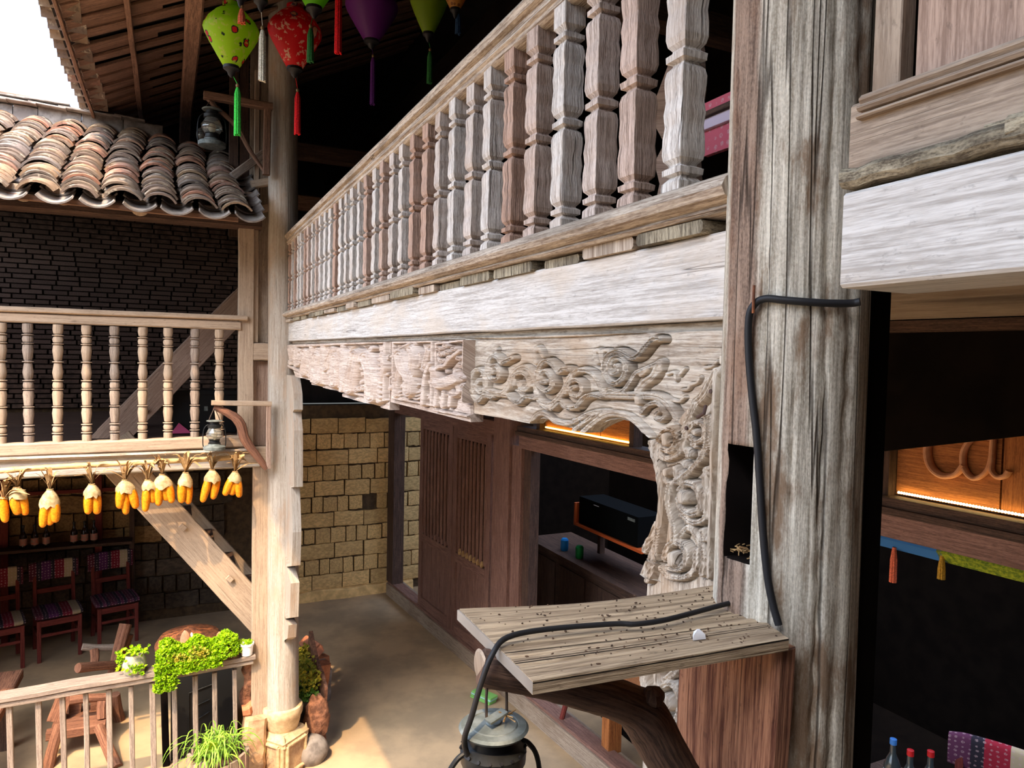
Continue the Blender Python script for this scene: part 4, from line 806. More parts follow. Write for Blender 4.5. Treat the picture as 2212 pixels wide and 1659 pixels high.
# ================================================================== stairs
def stair(name, label, y0, y1, p0, p1, hgt, mat, ntread, loc):
    """p0 (top) and p1 (foot) are (x, z) of the string's centre line"""
    st = thing(name, label, 'stairs', loc)
    for yy in (y0, y1): MB().beam((p0[0], yy, p0[1]), (p1[0], yy, p1[1]), .05, hgt, up=(0, 0, 1), seg=10, wob=.0015, ch=.004).build('stringer', mat, st)
    for i in range(ntread):
        t = (i + .7) / (ntread + .4); x = p0[0] + (p1[0] - p0[0]) * t; z = p0[1] + (p1[1] - p0[1]) * t; MB().box(x - .11, x + .11, y0 + .025, y1 - .025, z - .015, z + .015).build('tread', 'dark_wood', st)
        if i % 2 == 0: MB().beam((x + .03, y0 - .045, z - .02), (x + .055, y0 - .045, z + .005), .05, .022, up=(0, 1, 0), seg=1).build('tenon_peg', mat, st)
    return st
stair('lower_stair', 'sunlit stair with broad side board running down behind the corn to the corner post', 5.78, 6.45, (-.40, 2.40), (.80, .83), .235, 'beige_wood', 7, (.2, 5.78, .9))
stair('upper_stair', 'shaded brown stair string rising across the left upper room', 6.62, 7.3, (.62, 3.62), (-.55, 2.28), .23, 'pink_wood', 6, (-.3, 6.62, 2.4))
# dark trunk in the upper room
tk = thing('trunk', 'dark metal-edged trunk on the deck behind the railing', 'trunk', (.1, 6.9, 2.40))
MB().box(-.02, .52, 6.75, 7.1, 2.405, 2.74).build('body', 'black_box', tk); MB().box(-.03, .53, 6.74, 7.11, 2.74, 2.78).build('lid', 'black_box', tk); MB().box(.26, .29, 6.735, 6.75, 2.6, 2.64).build('clasp', 'metal_grey', tk)
m = MB(); m.v = [(.0, 6.72, 2.41), (.16, 6.72, 2.41), (.06, 6.73, 2.5), (.0, 6.74, 2.41), (.16, 6.74, 2.41), (.06, 6.75, 2.5)]; m.f = [[0, 1, 2], [5, 4, 3], [0, 3, 4, 1], [1, 4, 5, 2], [2, 5, 3, 0]]; m.uv = [[(0, 0)] * len(f) for f in m.f]
m.build('pink_folder', 'pink', label='pink folded sheet leaning on the dark trunk', category='folder', origin=(.05, 6.73, 2.41))
# ================================================================== hurricane lanterns
def hurricane(name, label, loc, h, cap_wide=.19, bulb=True):
    t = thing(name, label, 'lantern', loc); z0 = loc[2]; c = (loc[0], loc[1], z0); S = h
    L = lambda pr: [(r * S, z * S) for r, z in pr]
    MB().lathe(L([(.24, 0), (.27, .015), (.275, .09), (.25, .11), (.16, .135), (.15, .17)]), 28, c).build('tank', 'metal_grey', t)
    MB().lathe(L([(.15, .17), (.155, .19), (.13, .20), (.13, .26), (.15, .27)]), 24, c).build('burner', 'metal_dark', t)
    MB().lathe(L([(.12, .275), (.165, .31), (.205, .38), (.20, .45), (.165, .53), (.135, .585), (.13, .575), (.158, .525), (.192, .45), (.197, .38), (.16, .315), (.115, .28)]), 24, c, caps=False).build('globe', 'glass', t)
    if bulb: MB().lathe(L([(.03, .27), (.04, .30), (.075, .36), (.08, .42), (.05, .48), (.01, .5)]), 14, c).build('bulb', 'bulb', t)
    ch = MB().lathe(L([(.15, .585), (.165, .60), (.168, .66), (.145, .675), (.12, .69), (.12, .755), (.13, .76)]), 28, c).build('chimney', 'metal_dark', t)
    for k in range(18):
        a = 2 * math.pi * k / 18; p = np.array([c[0] + .160 * S * math.cos(a), c[1] + .160 * S * math.sin(a), z0 + .667 * S]); MB().tube([p, p + np.array([math.cos(a) * .0022, math.sin(a) * .0022, .0012]) * S * 4], .009 * S, 6).build('vent_hole', 'lamp_black', ch)
    MB().lathe(L([(.12, .75), (cap_wide, .755), (cap_wide + .012, .77), (cap_wide, .782), (cap_wide * .76, .787), (cap_wide * .74, .781), (cap_wide * .70, .787), (.04, .792), (.035, .797)]), 40, c).build('cap', 'metal_grey', t)
    for sx in (-1, 1):
        pts = [(c[0] + sx * r * S, c[1], z0 + z * S) for r, z in ((.24, .07), (.275, .14), (.275, .40), (.25, .56), (.2, .64), (.15, .67))]; MB().tube(cat_rom(pts, 4), .014 * S, 8).build('side_tube', 'metal_dark', t)
    for zz in (.36, .44):
        MB().tube([(c[0] + .212 * S * math.cos(a), c[1] + .212 * S * math.sin(a), z0 + zz * S + .02 * S * math.sin(2 * a)) for a in np.linspace(0, 6.283, 25)], .006 * S, 5, caps=False).build('guard_wire', 'wire', t)
    return t
def bail(t, c, top, r, S=.004):
    MB().tube(cat_rom([(c[0] - r, c[1], c[2]), (c[0] - r * .5, c[1], (c[2] * .4 + top[2] * .6)), top, (c[0] + r * .5, c[1], (c[2] * .4 + top[2] * .6)), (c[0] + r, c[1], c[2])], 5), S, 6).build('bail_wire', 'wire', t)
# upper bracket on the corner post
def wall_bracket(label, armA, armB, postA, postB, diag, Y, mats, wa=.035):
    t = thing('lantern_bracket', label, 'bracket', P(*postB, Y=Y))
    MB().beam(P(*armA, Y=Y - .02), P(*armB, Y=Y), wa * 1.3, wa, seg=4, wob=.001).build('arm', mats[0], t)
    MB().beam(P(*postA, Y=Y), P(*postB, Y=Y), wa, wa, up=(0, 1, 0), seg=3).build('back_plate', mats[1], t)
    pts = cat_rom([P(u, v, Y=Y) for u, v, _ in diag], 5); rr = np.interp(np.linspace(0, 1, len(pts)), np.linspace(0, 1, len(diag)), [q[2] for q in diag]); MB().tube(pts, list(rr), 9, wob=.06).build('branch_strut', mats[2], t); return t
wall_bracket('upper lantern bracket on the corner post with a crooked branch strut', (440, 205), (588, 232), (578, 235), (575, 378), [(444, 208, .016), (470, 235, .018), (510, 272, .019), (540, 325, .016), (572, 372, .012)], 5.48, ('rafter_wood', 'rafter_wood', 'rafter_wood'), .05)
wall_bracket('lower lantern bracket on the corner post with a flat board and red curved branch', (457, 870), (586, 872), (580, 872), (580, 1012), [(462, 880, .018), (492, 892, .03), (517, 912, .036), (530, 950, .034), (555, 985, .028), (576, 1012, .02)], 5.46, ('beige_wood', 'pink_wood', 'log_wood'), .034)
p = P(458, 318, Y=5.47); lt = hurricane('hurricane_lantern', 'grey hurricane lantern hanging from the upper bracket beside the tiles', tuple(p), .335)
bail(lt, (p[0], p[1], p[2] + .25), (p[0], p[1], p[2] + .33), .05)
p = P(463, 972, Y=5.44); lt = hurricane('hurricane_lantern', 'small weathered hurricane lantern hanging from the lower bracket before the deck', tuple(p), .27)
bail(lt, (p[0], p[1], p[2] + .20), (p[0], p[1], p[2] + .29), .04)
MB().blob(P(437, 292, Y=6.2), .045, .045, .06, 14, 9, 0).build('glass_bulb', 'glass', label='clear round glass bulb hanging behind the upper hurricane lantern', category='bulb', origin=tuple(P(437, 292, Y=6.2)))
# ------------------------------------------------------------------ near shelf, branch, lantern, cable
ZS = 2.787
c4_ = [np.array(q) for q in ((.371, .928), (.364, .687), (.728, .663), (.79, .872))]
m = MB(); n1, n2 = 30, 40; secs = []
for i in range(n1 + 1):
    t = i / n1; a = c4_[0] + (c4_[3] - c4_[0]) * t; b_ = c4_[1] + (c4_[2] - c4_[1]) * t; top = []; bot = []
    for j in range(n2 + 1):
        s_ = j / n2; p = a + (b_ - a) * s_
        dip = -.0035 * math.sin(math.pi * t) * (1 - s_) - .004 * math.exp(-((s_ - .0) / .12)**2) * math.sin(math.pi * t)
        ridge = -.0016 * max(0, math.sin(s_ * 62 + 1.4 * math.sin(t * 3.0)))**3 - .0022 * math.exp(-((s_ - .72 - .03 * math.sin(t * 4)) / .012)**2) - .002 * math.exp(-((s_ - .83 + .02 * t) / .01)**2)
        top.append((p[0], p[1], ZS + dip + ridge)); bot.append((p[0], p[1], ZS - .016))
    secs.append(top + bot[::-1])
m.loft(secs)
sh = thing('shelf_plank', 'rough grey-brown plank shelf fixed to the foreground post', 'shelf', (.55, .78, ZS - .016)); m.build('board', 'shelf_wood', sh, angle=30)
ed = MB().beam((.3655, .687, ZS - .0085), (.3685, .927, ZS - .0085), .003, .0145, seg=4); ed.build('sawn_end', 'plaster', sh)
cr_ = MB()
for _ in range(230):
    s_, t = random.random(), random.random()**.8; a = c4_[0] + (c4_[3] - c4_[0]) * t; b_ = c4_[1] + (c4_[2] - c4_[1]) * t; p = a + (b_ - a) * (.05 + .9 * s_); r_ = random.uniform(.0006, .0016)
    cr_.blob((p[0], p[1], ZS - .0005), r_ * random.uniform(1, 2.4), r_, r_ * .8, 5, 3, .2, random.uniform(0, 3))
cr_.build('dust_crumbs', 'soil', sh, kind='stuff')
pp = P(1508, 1378, Z=ZS); m = MB(); m.loft([[(pp[0] + dx * s_, pp[1] + dy * s_, pp[2] + z) for dx, dy in ((-.012, -.004), (-.002, .008), (.011, .004), (.007, -.007))] for s_, z in ((1, .0), (.9, .006), (.25, .011))]); m.build('plaster_chip', 'paper', label='small white chip lying on the near plank shelf', category='chip', origin=tuple(pp))
br = thing('branch_support', 'dark crooked branch propping the near shelf from below', 'branch', (.5, .78, 2.4))
bpts = [(.352, .805, 2.757), (.37, .80, 2.752), (.42, .79, 2.738), (.48, .785, 2.715), (.54, .78, 2.690), (.585, .78, 2.660), (.615, .775, 2.61), (.65, .77, 2.555), (.69, .77, 2.49), (.735, .77, 2.41)]
cp_ = cat_rom(bpts, 5); rad = np.interp(np.linspace(0, 1, len(cp_)), [0, .1, .3, .5, .56, .62, .8, 1], [.022, .024, .025, .028, .034, .033, .030, .032]); MB().tube(cp_, list(rad), 20, wob=.03).build('branch', 'branch_wood', br, angle=70)
MB().tube([bpts[0], (.350, .805, 2.757)], [.0215, .018], 20).build('cut_end', 'panel_wood', br)
MB().blob((.59, .765, 2.690), .018, .016, .014, 10, 6, .1).build('knot', 'branch_wood', br)
LX, LY = .367, .795; S_ = .25; zc = 2.690; lb_ = zc - .805 * S_
nl = hurricane('hurricane_lantern', 'large dark hurricane lantern with grey disc cap hanging at the front', (LX, LY, lb_), S_, .165)
for dx in (-.012, .016): MB().tube([(LX + dx, LY - .004, zc + .003), (LX + dx, LY - .002, 2.72), (LX + dx * .8, LY, 2.757)], .0019, 7).build('hanging_wire', 'wire', nl)
MB().beam((LX - .014, LY - .012, zc + .006), (LX + .012, LY - .006, zc + .012), .014, .003, seg=2).build('cap_clip', 'metal_grey', nl)
kn = MB()
for k in range(16): q = np.array([LX + .012, LY - .01, zc + .008]); kn.tube([q, q + rng.uniform(-.016, .016, 3) * [1, 1, .4]], .0008, 4)
kn.build('frayed_twine', 'husk_dry', nl)
cpts = [on_post(1858, 652, .02), on_post(1838, 655, .012), on_post(1790, 655, .007), on_post(1740, 652, .006), on_post(1690, 648, .006), on_post(1655, 645, .007), on_post(1632, 655, .008), on_post(1618, 685, .009), on_post(1617, 760, .007), on_post(1624, 850, .006), on_post(1634, 940, .006), on_post(1641, 1040, .006), on_post(1648, 1150, .006), on_post(1657, 1240, .007), on_post(1668, 1300, .008), on_post(1682, 1350, .010)]
cb = thing('power_cable', 'thick black cable looped round the foreground post and over the shelf to the lantern', 'cable', (.73, .77, 2.8))
MB().tube(cat_rom(cpts, 5), .0052, 10).build('post_run', 'cable', cb, angle=80)
c2 = [(.79, .775, 2.784), (.777, .778, 2.797), (.714, .773, 2.797), (.605, .758, 2.797), (.555, .762, 2.7965), (.53, .772, 2.797), (.437, .788, 2.798), (.379, .786, 2.797), (.354, .775, 2.784), (.338, .77, 2.755), (.326, .77, 2.715), (.320, .775, 2.69), (.324, .785, 2.672), (.33, .79, 2.655)]
MB().tube(cat_rom(c2, 5), .0036, 10).build('shelf_run', 'cable', cb, angle=80)
st_ = on_post(1628, 645, .012); MB().tube([st_ + [0, 0, .018], st_ + [-.002, -.002, 0], st_ + [0, 0, -.02]], .002, 6).build('staple', 'rust', cb)
# ================================================================== silk lanterns
def silk(label, cxy, w_px, y0, y1, Y, mat, tas=None, tmat=None, xt=None, ring='lamp_black', fin=True, oy=0):
    p = P(cxy[0], cxy[1], Y=Y); k = (Y * .9 + p[0] * .433) / FPX; r = w_px * k / 2; zt = p[2] + (cxy[1] - y0) * k; zb_ = p[2] - (y1 - cxy[1]) * k; Hh = zt - zb_
    t = thing('silk_lantern', label, 'lantern', (p[0], p[1], zb_), 'silk lanterns under the gallery roof')
    prof = [(.26, 0), (.30, .01), (.55, .2), (.80, .4), (.95, .53), (1.0, .6), (.97, .67), (.86, .76), (.6, .89), (.33, .985), (.28, 1.0)]
    m = MB(); secs = []
    for rr, zz in prof: secs.append([(p[0] + rr * r * math.cos(a) * (1 if k2 % 4 == 0 else .985), p[1] + rr * r * math.sin(a) * (1 if k2 % 4 == 0 else .985), zb_ + zz * Hh) for k2, a in enumerate(np.linspace(0, 2 * math.pi, 32, endpoint=False))])
    m.loft(secs, caps=False).build('silk_shade', mat, t, origin=(p[0], p[1], zb_), angle=60)
    c = (p[0], p[1], 0)
    MB().lathe([(r * .25, zt - .004), (r * .31, zt), (r * .31, zt + .018), (r * .2, zt + .02)], 20, c).build('top_ring', mat, t)
    if fin: MB().lathe([(r * .29, zb_ + .003), (r * .29, zb_ - .012), (r * .16, zb_ - .025), (r * .12, zb_ - .04), (.004, zb_ - .055)], 16, c).build('bottom_finial', ring, t)
    rz2 = fz_(p[0]); MB().tube([(p[0], p[1], zt), (p[0], p[1], rz2)], .0022, 5).build('cord', 'lamp_black', t)
    if tas:
        ya, yb_ = tas; xt = cxy[0] if xt is None else xt; q = P(xt, ya, Y=Y); zt1 = q[2]; zt2 = P(xt, yb_, Y=Y)[2]; x = q[0]
        MB().tube([(p[0], p[1], zb_ - .03), (x, p[1], zt1 + .02)], .0018, 5).build('tassel_cord', tmat, t)
        MB().blob((x, p[1], zt1 + .012), .009, .009, .011, 10, 6, 0).build('bead', 'bead', t)
        m = MB(); n = 9
        for j in range(n):
            a = 2 * math.pi * j / n; m.tube([(x + .004 * math.cos(a), p[1] + .004 * math.sin(a), zt1), (x + .011 * math.cos(a), p[1] + .011 * math.sin(a), zt1 - .03), (x + .013 * math.cos(a), p[1] + .013 * math.sin(a), zt2 + random.uniform(0, .01))], [.004, .005, .005], 6)
        m.build('tassel', tmat, t)
    return t
silk('bright green silk lantern printed with red flowers, green tassel', (500, 78), 114, 18, 142, 4.0, 'silk_green', (190, 295), 'tassel_green', 513)
silk('red silk lantern with pale fan and blossom print, red tassel', (637, 84), 112, 22, 145, 4.15, 'silk_red', (200, 292), 'tassel_red', 643)
silk('plain lime lantern cut by the top edge above the red one', (679, -40), 118, -110, 14, 3.7, 'silk_lime', (62, 136), 'tassel_dkgreen', 671)
silk('plain purple lantern hanging dim in the gallery', (803, 32), 112, -30, 86, 4.7, 'silk_purple', (125, 228), 'tassel_purple', 806)
silk('plain olive green lantern near the sloping handrail', (926, 20), 82, -45, 70, 4.2, 'silk_olive', (112, 182), 'tassel_dkgreen', 929)
silk('orange patterned lantern at the top edge beside the handrail', (984, -18), 76, -80, 18, 3.9, 'silk_orange', (30, 75), 'tassel_blue', 990)
silk('lantern above the frame with the long cream tassel beside the green lantern', (564, -62), 100, -120, -2, 3.6, 'silk_orange', (66, 178), 'tassel_white', 567)
silk('lantern above the frame with the long crimson tassel', (733, -140), 110, -200, -80, 3.5, 'silk_red', (-40, 118), 'tassel_red', 732)
silk('lantern above the frame with the short salmon wooden drop', (520, -66), 90, -120, -12, 3.45, 'silk_lime', (20, 52), 'tassel_orange', 522)
# ================================================================== shop front under the gallery (set slightly askew)
DA = math.atan(.0762); DO = np.array([3.36, 0, 0]); ddx = np.array([math.cos(DA), math.sin(DA), 0]); ddy = np.array([-math.sin(DA), math.cos(DA), 0])
def dwt(name, label, cat, base, group=None, kind=None):
    loc = DO + ddx * base[0] + ddy * base[1] + np.array([0, 0, base[2]]); t = thing(name, label, cat, loc, group, kind, rz=DA); t['_o'] = [float(q) for q in base]; return t
fw = dwt('wall_front', None, None, (0, 4, G), kind='structure')
MB().box(.06, .12, -1.2, 9.2, 2.86, 3.36).build('upper_boarding', 'dark_wood', fw); MB().box(.06, .12, 5.75, 9.2, 2.44, 2.87).build('side_boarding', 'dark_wood', fw)
MB().box(.0, .12, -1.2, 9.2, 3.29, 3.355).build('top_plate', 'dark_wood', fw)
MB().box(-.06, .16, -1.2, 9.2, G, .06, wob=.002).build('sill', 'panel_wood', fw); MB().box(-.04, .1, -1.2, 9.2, .06, .09).build('sill_track', 'door_wood', fw)
t = dwt('door_post', 'dark door jamb meeting the adobe wall at the far end of the porch', 'post', (0, 9.1, .06)); MB().box(-.05, .1, 9.0, 9.22, .09, 2.44, wob=.002).build('jamb', 'dark_wood', t)
t = dwt('door_post', 'broad reddish door post between the lattice door and the dark opening', 'post', (0, 6.05, .06)); MB().box(-.06, .1, 5.97, 6.28, .09, 3.29, wob=.002).build('shaft', 'door_wood', t); MB().box(-.03, .1, 5.80, 5.965, .09, 2.31).build('jamb', 'door_wood', t); MB().box(.0, .1, 5.68, 5.79, .09, 2.31).build('inner_jamb', 'dark_wood', t)
t = dwt('door_lintel', 'long brown lintel beam over the dark shop opening', 'beam', (0, 4, 2.27)); MB().box(-.06, .1, -1.2, 5.80, 2.30, 2.42, wob=.002).build('beam', 'door_wood', t); MB().box(-.09, .08, -1.2, 5.82, 2.42, 2.455, wob=.001).build('upper_moulding', 'dark_wood', t); MB().box(-.07, .08, -1.2, 5.82, 2.455, 2.50, wob=.001).build('cove', 'dark_wood', t)
t = dwt('head_beam', 'brown head beam above the lattice door', 'beam', (0, 7.6, 2.36)); MB().box(-.05, .1, 6.28, 9.2, 2.36, 2.5, wob=.002).build('beam', 'door_wood', t)
# lattice door
ld = dwt('lattice_door', 'brown double-leaf lattice door with upright bars over plain boards', 'door', (0, 7.3, .09))
for leaf, (s0, s1) in enumerate(((7.28, 8.2), (6.40, 7.26))):
    for a, b_ in ((s0, s0 + .09), (s1 - .09, s1)): MB().box(-.02, .03, a, b_, .09, 2.36, wob=.001).build('stile', 'door_wood', ld)
    for z0, z1 in ((.09, .2), (.88, .98), (2.24, 2.36)): MB().box(-.02, .03, s0 + .09, s1 - .09, z0, z1, wob=.001).build('rail', 'door_wood', ld)
    nb_ = 8
    for k in range(nb_): y_ = s0 + .13 + (s1 - s0 - .26) * k / (nb_ - 1); MB().lathe([(.014, 1.0), (.021, 1.04), (.021, 2.2), (.014, 2.24)], 8, (.005, y_, 0)).build('bar', 'door_wood', ld)
    for k in range(nb_ - 1): y_ = s0 + .13 + (s1 - s0 - .26) * (k + .5) / (nb_ - 1); MB().lathe([(.02, .98), (.026, 1.0), (.018, 1.03), (.004, 1.045)], 8, (-.005, y_, 0)).build('bar_foot', 'husk_dry' if leaf else 'door_wood', ld)
    for k in range(6): w6 = (s1 - s0 - .18) / 6; MB().box(.0, .018, s0 + .09 + k * w6 + .003, s0 + .09 + (k + 1) * w6 - .003, .2, .88, wob=.001).build('board', 'door_wood', ld)
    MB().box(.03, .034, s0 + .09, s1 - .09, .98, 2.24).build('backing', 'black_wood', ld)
# lit transom panels
def transom(label, s0, s1, splits, letters=False, dots=False):
    t = dwt('transom_sign', label, 'sign', (.05, (s0 + s1) / 2, 2.5))
    MB().box(.055, .06, s0, s1, 2.50, 2.86).build('backing', 'black_wood', t)
    e = [s0] + list(splits) + [s1]
    for a, b_ in zip(e[:-1], e[1:]):
        MB().box(.03, .055, a + .004, b_ - .004, 2.505, 2.855, wob=.001).build('board', 'warm_wood', t)
    for a in (s0 - .05, s1): MB().box(-.03, .055, a, a + .05, 2.5, 2.86).build('stile', 'dark_wood', t)
    a, b_ = s0 + .03, s1 - .03
    if dots:
        MB().box(.012, .018, a, b_, 2.512, 2.522).build('led_strip', 'warm_wood', t)
        me = MB().blob((0, 0, 0), .006, .006, .006, 8, 5, 0).mesh('led_bead', 'led_dot')
        for k in range(46): inst('led_bead', me, t, (.01 - .05, a + (b_ - a) * k / 45 - (s0 + s1) / 2, .020))
    else: MB().box(.01, .02, a, b_, 2.515, 2.527).build('led_strip', 'led', t)
    if letters:
        f = lambda l: [np.array([.008, y_, z_]) for y_, z_ in l]
        MB().tube(cat_rom(f([(2.06, 2.88), (2.13, 2.82), (2.15, 2.74), (2.13, 2.67), (2.08, 2.635), (2.02, 2.65), (1.985, 2.70)]), 6), [.02, .026, .03, .03, .03, .026, .02] if 0 else .027, 12, flat=.5).build('letter_c', 'letter_wood', t)
        MB().tube(cat_rom(f([(1.88, 2.83), (1.94, 2.83), (1.985, 2.77), (1.985, 2.69), (1.945, 2.645), (1.90, 2.67), (1.875, 2.73), (1.87, 2.84), (1.87, 2.74), (1.87, 2.69), (1.845, 2.665), (1.815, 2.675), (1.80, 2.70)]), 6), .022, 12, flat=.5).build('letter_a', 'letter_wood', t)
    return t
transom('glowing amber transom panel seen under the carved arch', 4.28, 5.50, (4.70, 5.10))
transom('glowing amber sign panel with raised script letters at the right edge', 1.66, 2.31, (1.84,), True, True)
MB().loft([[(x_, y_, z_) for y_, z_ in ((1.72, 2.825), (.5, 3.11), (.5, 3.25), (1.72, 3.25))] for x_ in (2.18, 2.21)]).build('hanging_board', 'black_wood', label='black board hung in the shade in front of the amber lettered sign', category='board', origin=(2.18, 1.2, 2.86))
# cloth swags below the right lintel
t = dwt('cloth_trim', 'blue and yellow-green cloth trim along the right lintel underside', 'cloth', (-.04, 2, 2.22))
for nm, a, b_, mt in (('blue_cloth', 2.03, 2.5, 'blue_cloth'), ('yellow_cloth', 1.2, 2.05, 'yellow_cloth')):
    m = MB(); secs = []
    for i in range(13): y_ = a + (b_ - a) * i / 12; secs.append([(-.065 + q * .016 + .004 * (q % 2), y_, 2.296 - .008 * (q % 3) - .012 * q) for q in range(5)] + [(-.06 + q * .016, y_, 2.305) for q in (4, 2, 0)])
    m.loft(secs).build(nm, mt, t)
for y_, z0, z1, mt, nm in ((2.26, 2.22, 2.09, 'tassel_orange', 'orange tassel hanging below the blue cloth trim'), (2.035, 2.24, 2.17, 'tassel_yellow', 'short yellow tassel at the join of the blue and yellow cloth')):
    w_ = DO + ddx * (-.04) + ddy * y_; m = MB()
    for j in range(8): a = j * .785; m.tube([(w_[0] + .003 * math.cos(a), w_[1] + .003 * math.sin(a), z0 + .04), (w_[0] + .011 * math.cos(a), w_[1] + .011 * math.sin(a), z0 - .02), (w_[0] + .012 * math.cos(a), w_[1] + .012 * math.sin(a), z1)], .006, 6)
    m.build('tassel', mt, label=nm, category='tassel', origin=(w_[0], w_[1], z1))
# ------------------------------------------------------------------ shop interior
ct = thing('shop_counter', 'long dark red-brown counter inside the shop opening', 'counter', (4.1, 6.0, G))
MB().box(3.95, 4.5, 4.3, 7.6, G, .88).build('front', 'dark_wood', ct); MB().box(3.9, 4.55, 4.25, 7.65, .88, .93).build('top', 'dark_wood', ct)
for k in range(5): MB().box(3.935, 3.95, 4.4 + k * .64, 4.95 + k * .64, .05, .8).build('panel', 'dark_wood', ct)
ws = thing('wall_shelf', 'orange-brown wall shelf holding a black amplifier in the dark shop', 'shelf', (4.3, 6.2, 1.2))
MB().box(4.05, 4.45, 5.5, 6.75, 1.27, 1.30).build('board', 'orange_wood', ws); MB().box(4.05, 4.45, 6.73, 6.76, 1.27, 1.52).build('end_panel', 'orange_wood', ws); MB().box(4.35, 4.42, 5.5, 5.55, .93, 1.27).build('leg', 'dark_wood', ws); MB().box(4.35, 4.42, 6.68, 6.73, .93, 1.27).build('leg', 'dark_wood', ws)
am = thing('amplifier', 'black amplifier box on the orange-brown wall shelf', 'amplifier', (4.2, 6.1, 1.3)); MB().box(4.08, 4.4, 5.6, 6.7, 1.302, 1.6).build('case', 'amp', am); MB().box(4.075, 4.08, 5.65, 5.77, 1.54, 1.57).build('badge', 'metal_grey', am); MB().box(4.075, 4.08, 6.3, 6.4, 1.56, 1.566).build('display', 'paper', am)
for nm, mt, y_, lbl in (('blue_box', 'blue_obj', 6.95, 'small blue packet on the dark counter'), ('green_jar', 'green_obj', 6.62, 'small green jar on the dark counter')): MB().lathe([(.04, 0), (.045, .02), (.045, .12), (.03, .14)], 12, (4.05, y_, .93)).build(nm, mt, label=lbl, category=nm.split('_')[1], origin=(4.05, y_, .93))
# orange table just inside the opening
ot = thing('orange_table', 'orange-brown wooden table seen below the branch and shelf', 'table', (3.35, 4.4, G))
MB().beam((3.06, 4.75, .60), (3.45, 3.2, .60), .05, .07, seg=3).build('apron', 'warm_wood', ot); MB().beam((3.4, 4.85, .655), (3.8, 3.25, .655), .78, .03, seg=3).build('top', 'warm_wood', ot)
for x, y_ in ((3.12, 4.55), (3.7, 4.7), (3.42, 3.35), (4.0, 3.45)): MB().box(x - .06, x + .06, y_ - .05, y_ + .05, G, .62).build('leg', 'warm_wood', ot)
MB().tube([(2.95, 5.12, G), (3.0, 5.05, .25)], .022, 8).build('red_stick', 'chair_wood', label='short red stick leaning beside the orange table', category='stick', origin=(2.95, 5.12, G))
gs = thing('green_tray', 'small stack of pale green plastic trays on the porch floor by the sill', 'tray', (2.66, 5.98, G))
for k in range(4): MB().beam((2.60, 6.10 - .01 * k, G + .012 + .02 * k), (2.70, 5.88 - .01 * k, G + .012 + .02 * k), .10, .016, seg=2, wob=.002).build('tray', 'green_plastic' if k != 2 else 'teal_plastic', gs)
# ================================================================== chairs with woven covers
def chair(label, x, y, rz, z=G, cloth='woven_bands', seatc='woven_bands', group='woven-cover chairs'):
    t = thing('dining_chair', label, 'chair', (x, y, z), group, rz=rz); t['_o'] = [0.0, 0.0, 0.0]
    def cush(pts_w, y0, y1, z0, z1, name, mt, bow=0):
        m = MB(); secs = []
        for i in range(9):
            q = i / 8; xx = (q - .5) * pts_w; b_ = bow * (1 - (2 * q - 1)**2); r_ = .9 if i in (0, 8) else 1
            yc, zc_ = (y0 + y1) / 2 + b_, (z0 + z1) / 2; dy, dz = (y1 - y0) / 2 * r_, (z1 - z0) / 2 * r_
            secs.append([(xx, yc + dy * math.cos(a) * (abs(math.cos(a))**-.4 if abs(math.cos(a)) > .05 else 1), zc_ + dz * math.sin(a) * (abs(math.sin(a))**-.4 if abs(math.sin(a)) > .05 else 1)) for a in np.linspace(0, 2 * math.pi, 16, endpoint=False)])
        m.loft(secs, u0=0, v0=0); m.uv = [[(v_, u_) for u_, v_ in f] for f in m.uv]; return m.build(name, mt, t, origin=(0, 0, 0), angle=60)
    cush(.42, -.21, .21, .43, .49, 'seat', seatc)
    for sx in (-1, 1):
        MB().beam((sx * .18, -.18, 0), (sx * .18, -.18, .43), .036, .036, up=(0, 1, 0), seg=2).build('leg', 'chair_wood', t, origin=(0, 0, 0))
        MB().beam((sx * .175, .25, 0), (sx * .175, .19, .45), .036, .04, up=(0, 1, 0), seg=2).build('leg', 'chair_wood', t, origin=(0, 0, 0))
        MB().beam((sx * .175, .19, .44), (sx * .175, .26, .90), .034, .038, up=(0, 1, 0), seg=3).build('back_post', 'chair_wood', t, origin=(0, 0, 0))
        MB().beam((sx * .18, -.17, .25), (sx * .18, .2, .25), .02, .026, seg=1).build('stretcher', 'chair_wood', t, origin=(0, 0, 0))
    MB().beam((-.18, -.18, .395), (.18, -.18, .395), .03, .06, seg=1).build('front_rail', 'chair_wood', t, origin=(0, 0, 0))
    MB().beam((-.18, -.18, .27), (.18, -.18, .27), .02, .028, seg=1).build('stretcher', 'chair_wood', t, origin=(0, 0, 0))
    MB().beam((-.175, .225, .62), (.175, .225, .62), .02, .05, seg=1).build('back_slat', 'chair_wood', t, origin=(0, 0, 0))
    cush(.45, .21, .27, .72, .93, 'backrest', cloth, .03); return t
chair('red wooden chair with dark woven seat, furthest right below the bottle shelf', -.56, 8.87, R_(14), seatc='woven_dark')
chair('red wooden chair with banded cover, middle of the row by the bottle shelf', -1.08, 8.70, R_(14))
chair('red wooden chair with banded cover, cut by the left frame edge', -1.56, 8.55, R_(14))
ch_r = chair('red wooden chair with banded cover inside the dark room at lower right', 4.28, 2.36, R_(-66), group=None, cloth='woven_wide'); ch_r.scale = (1.25, 1.1, 1.03)
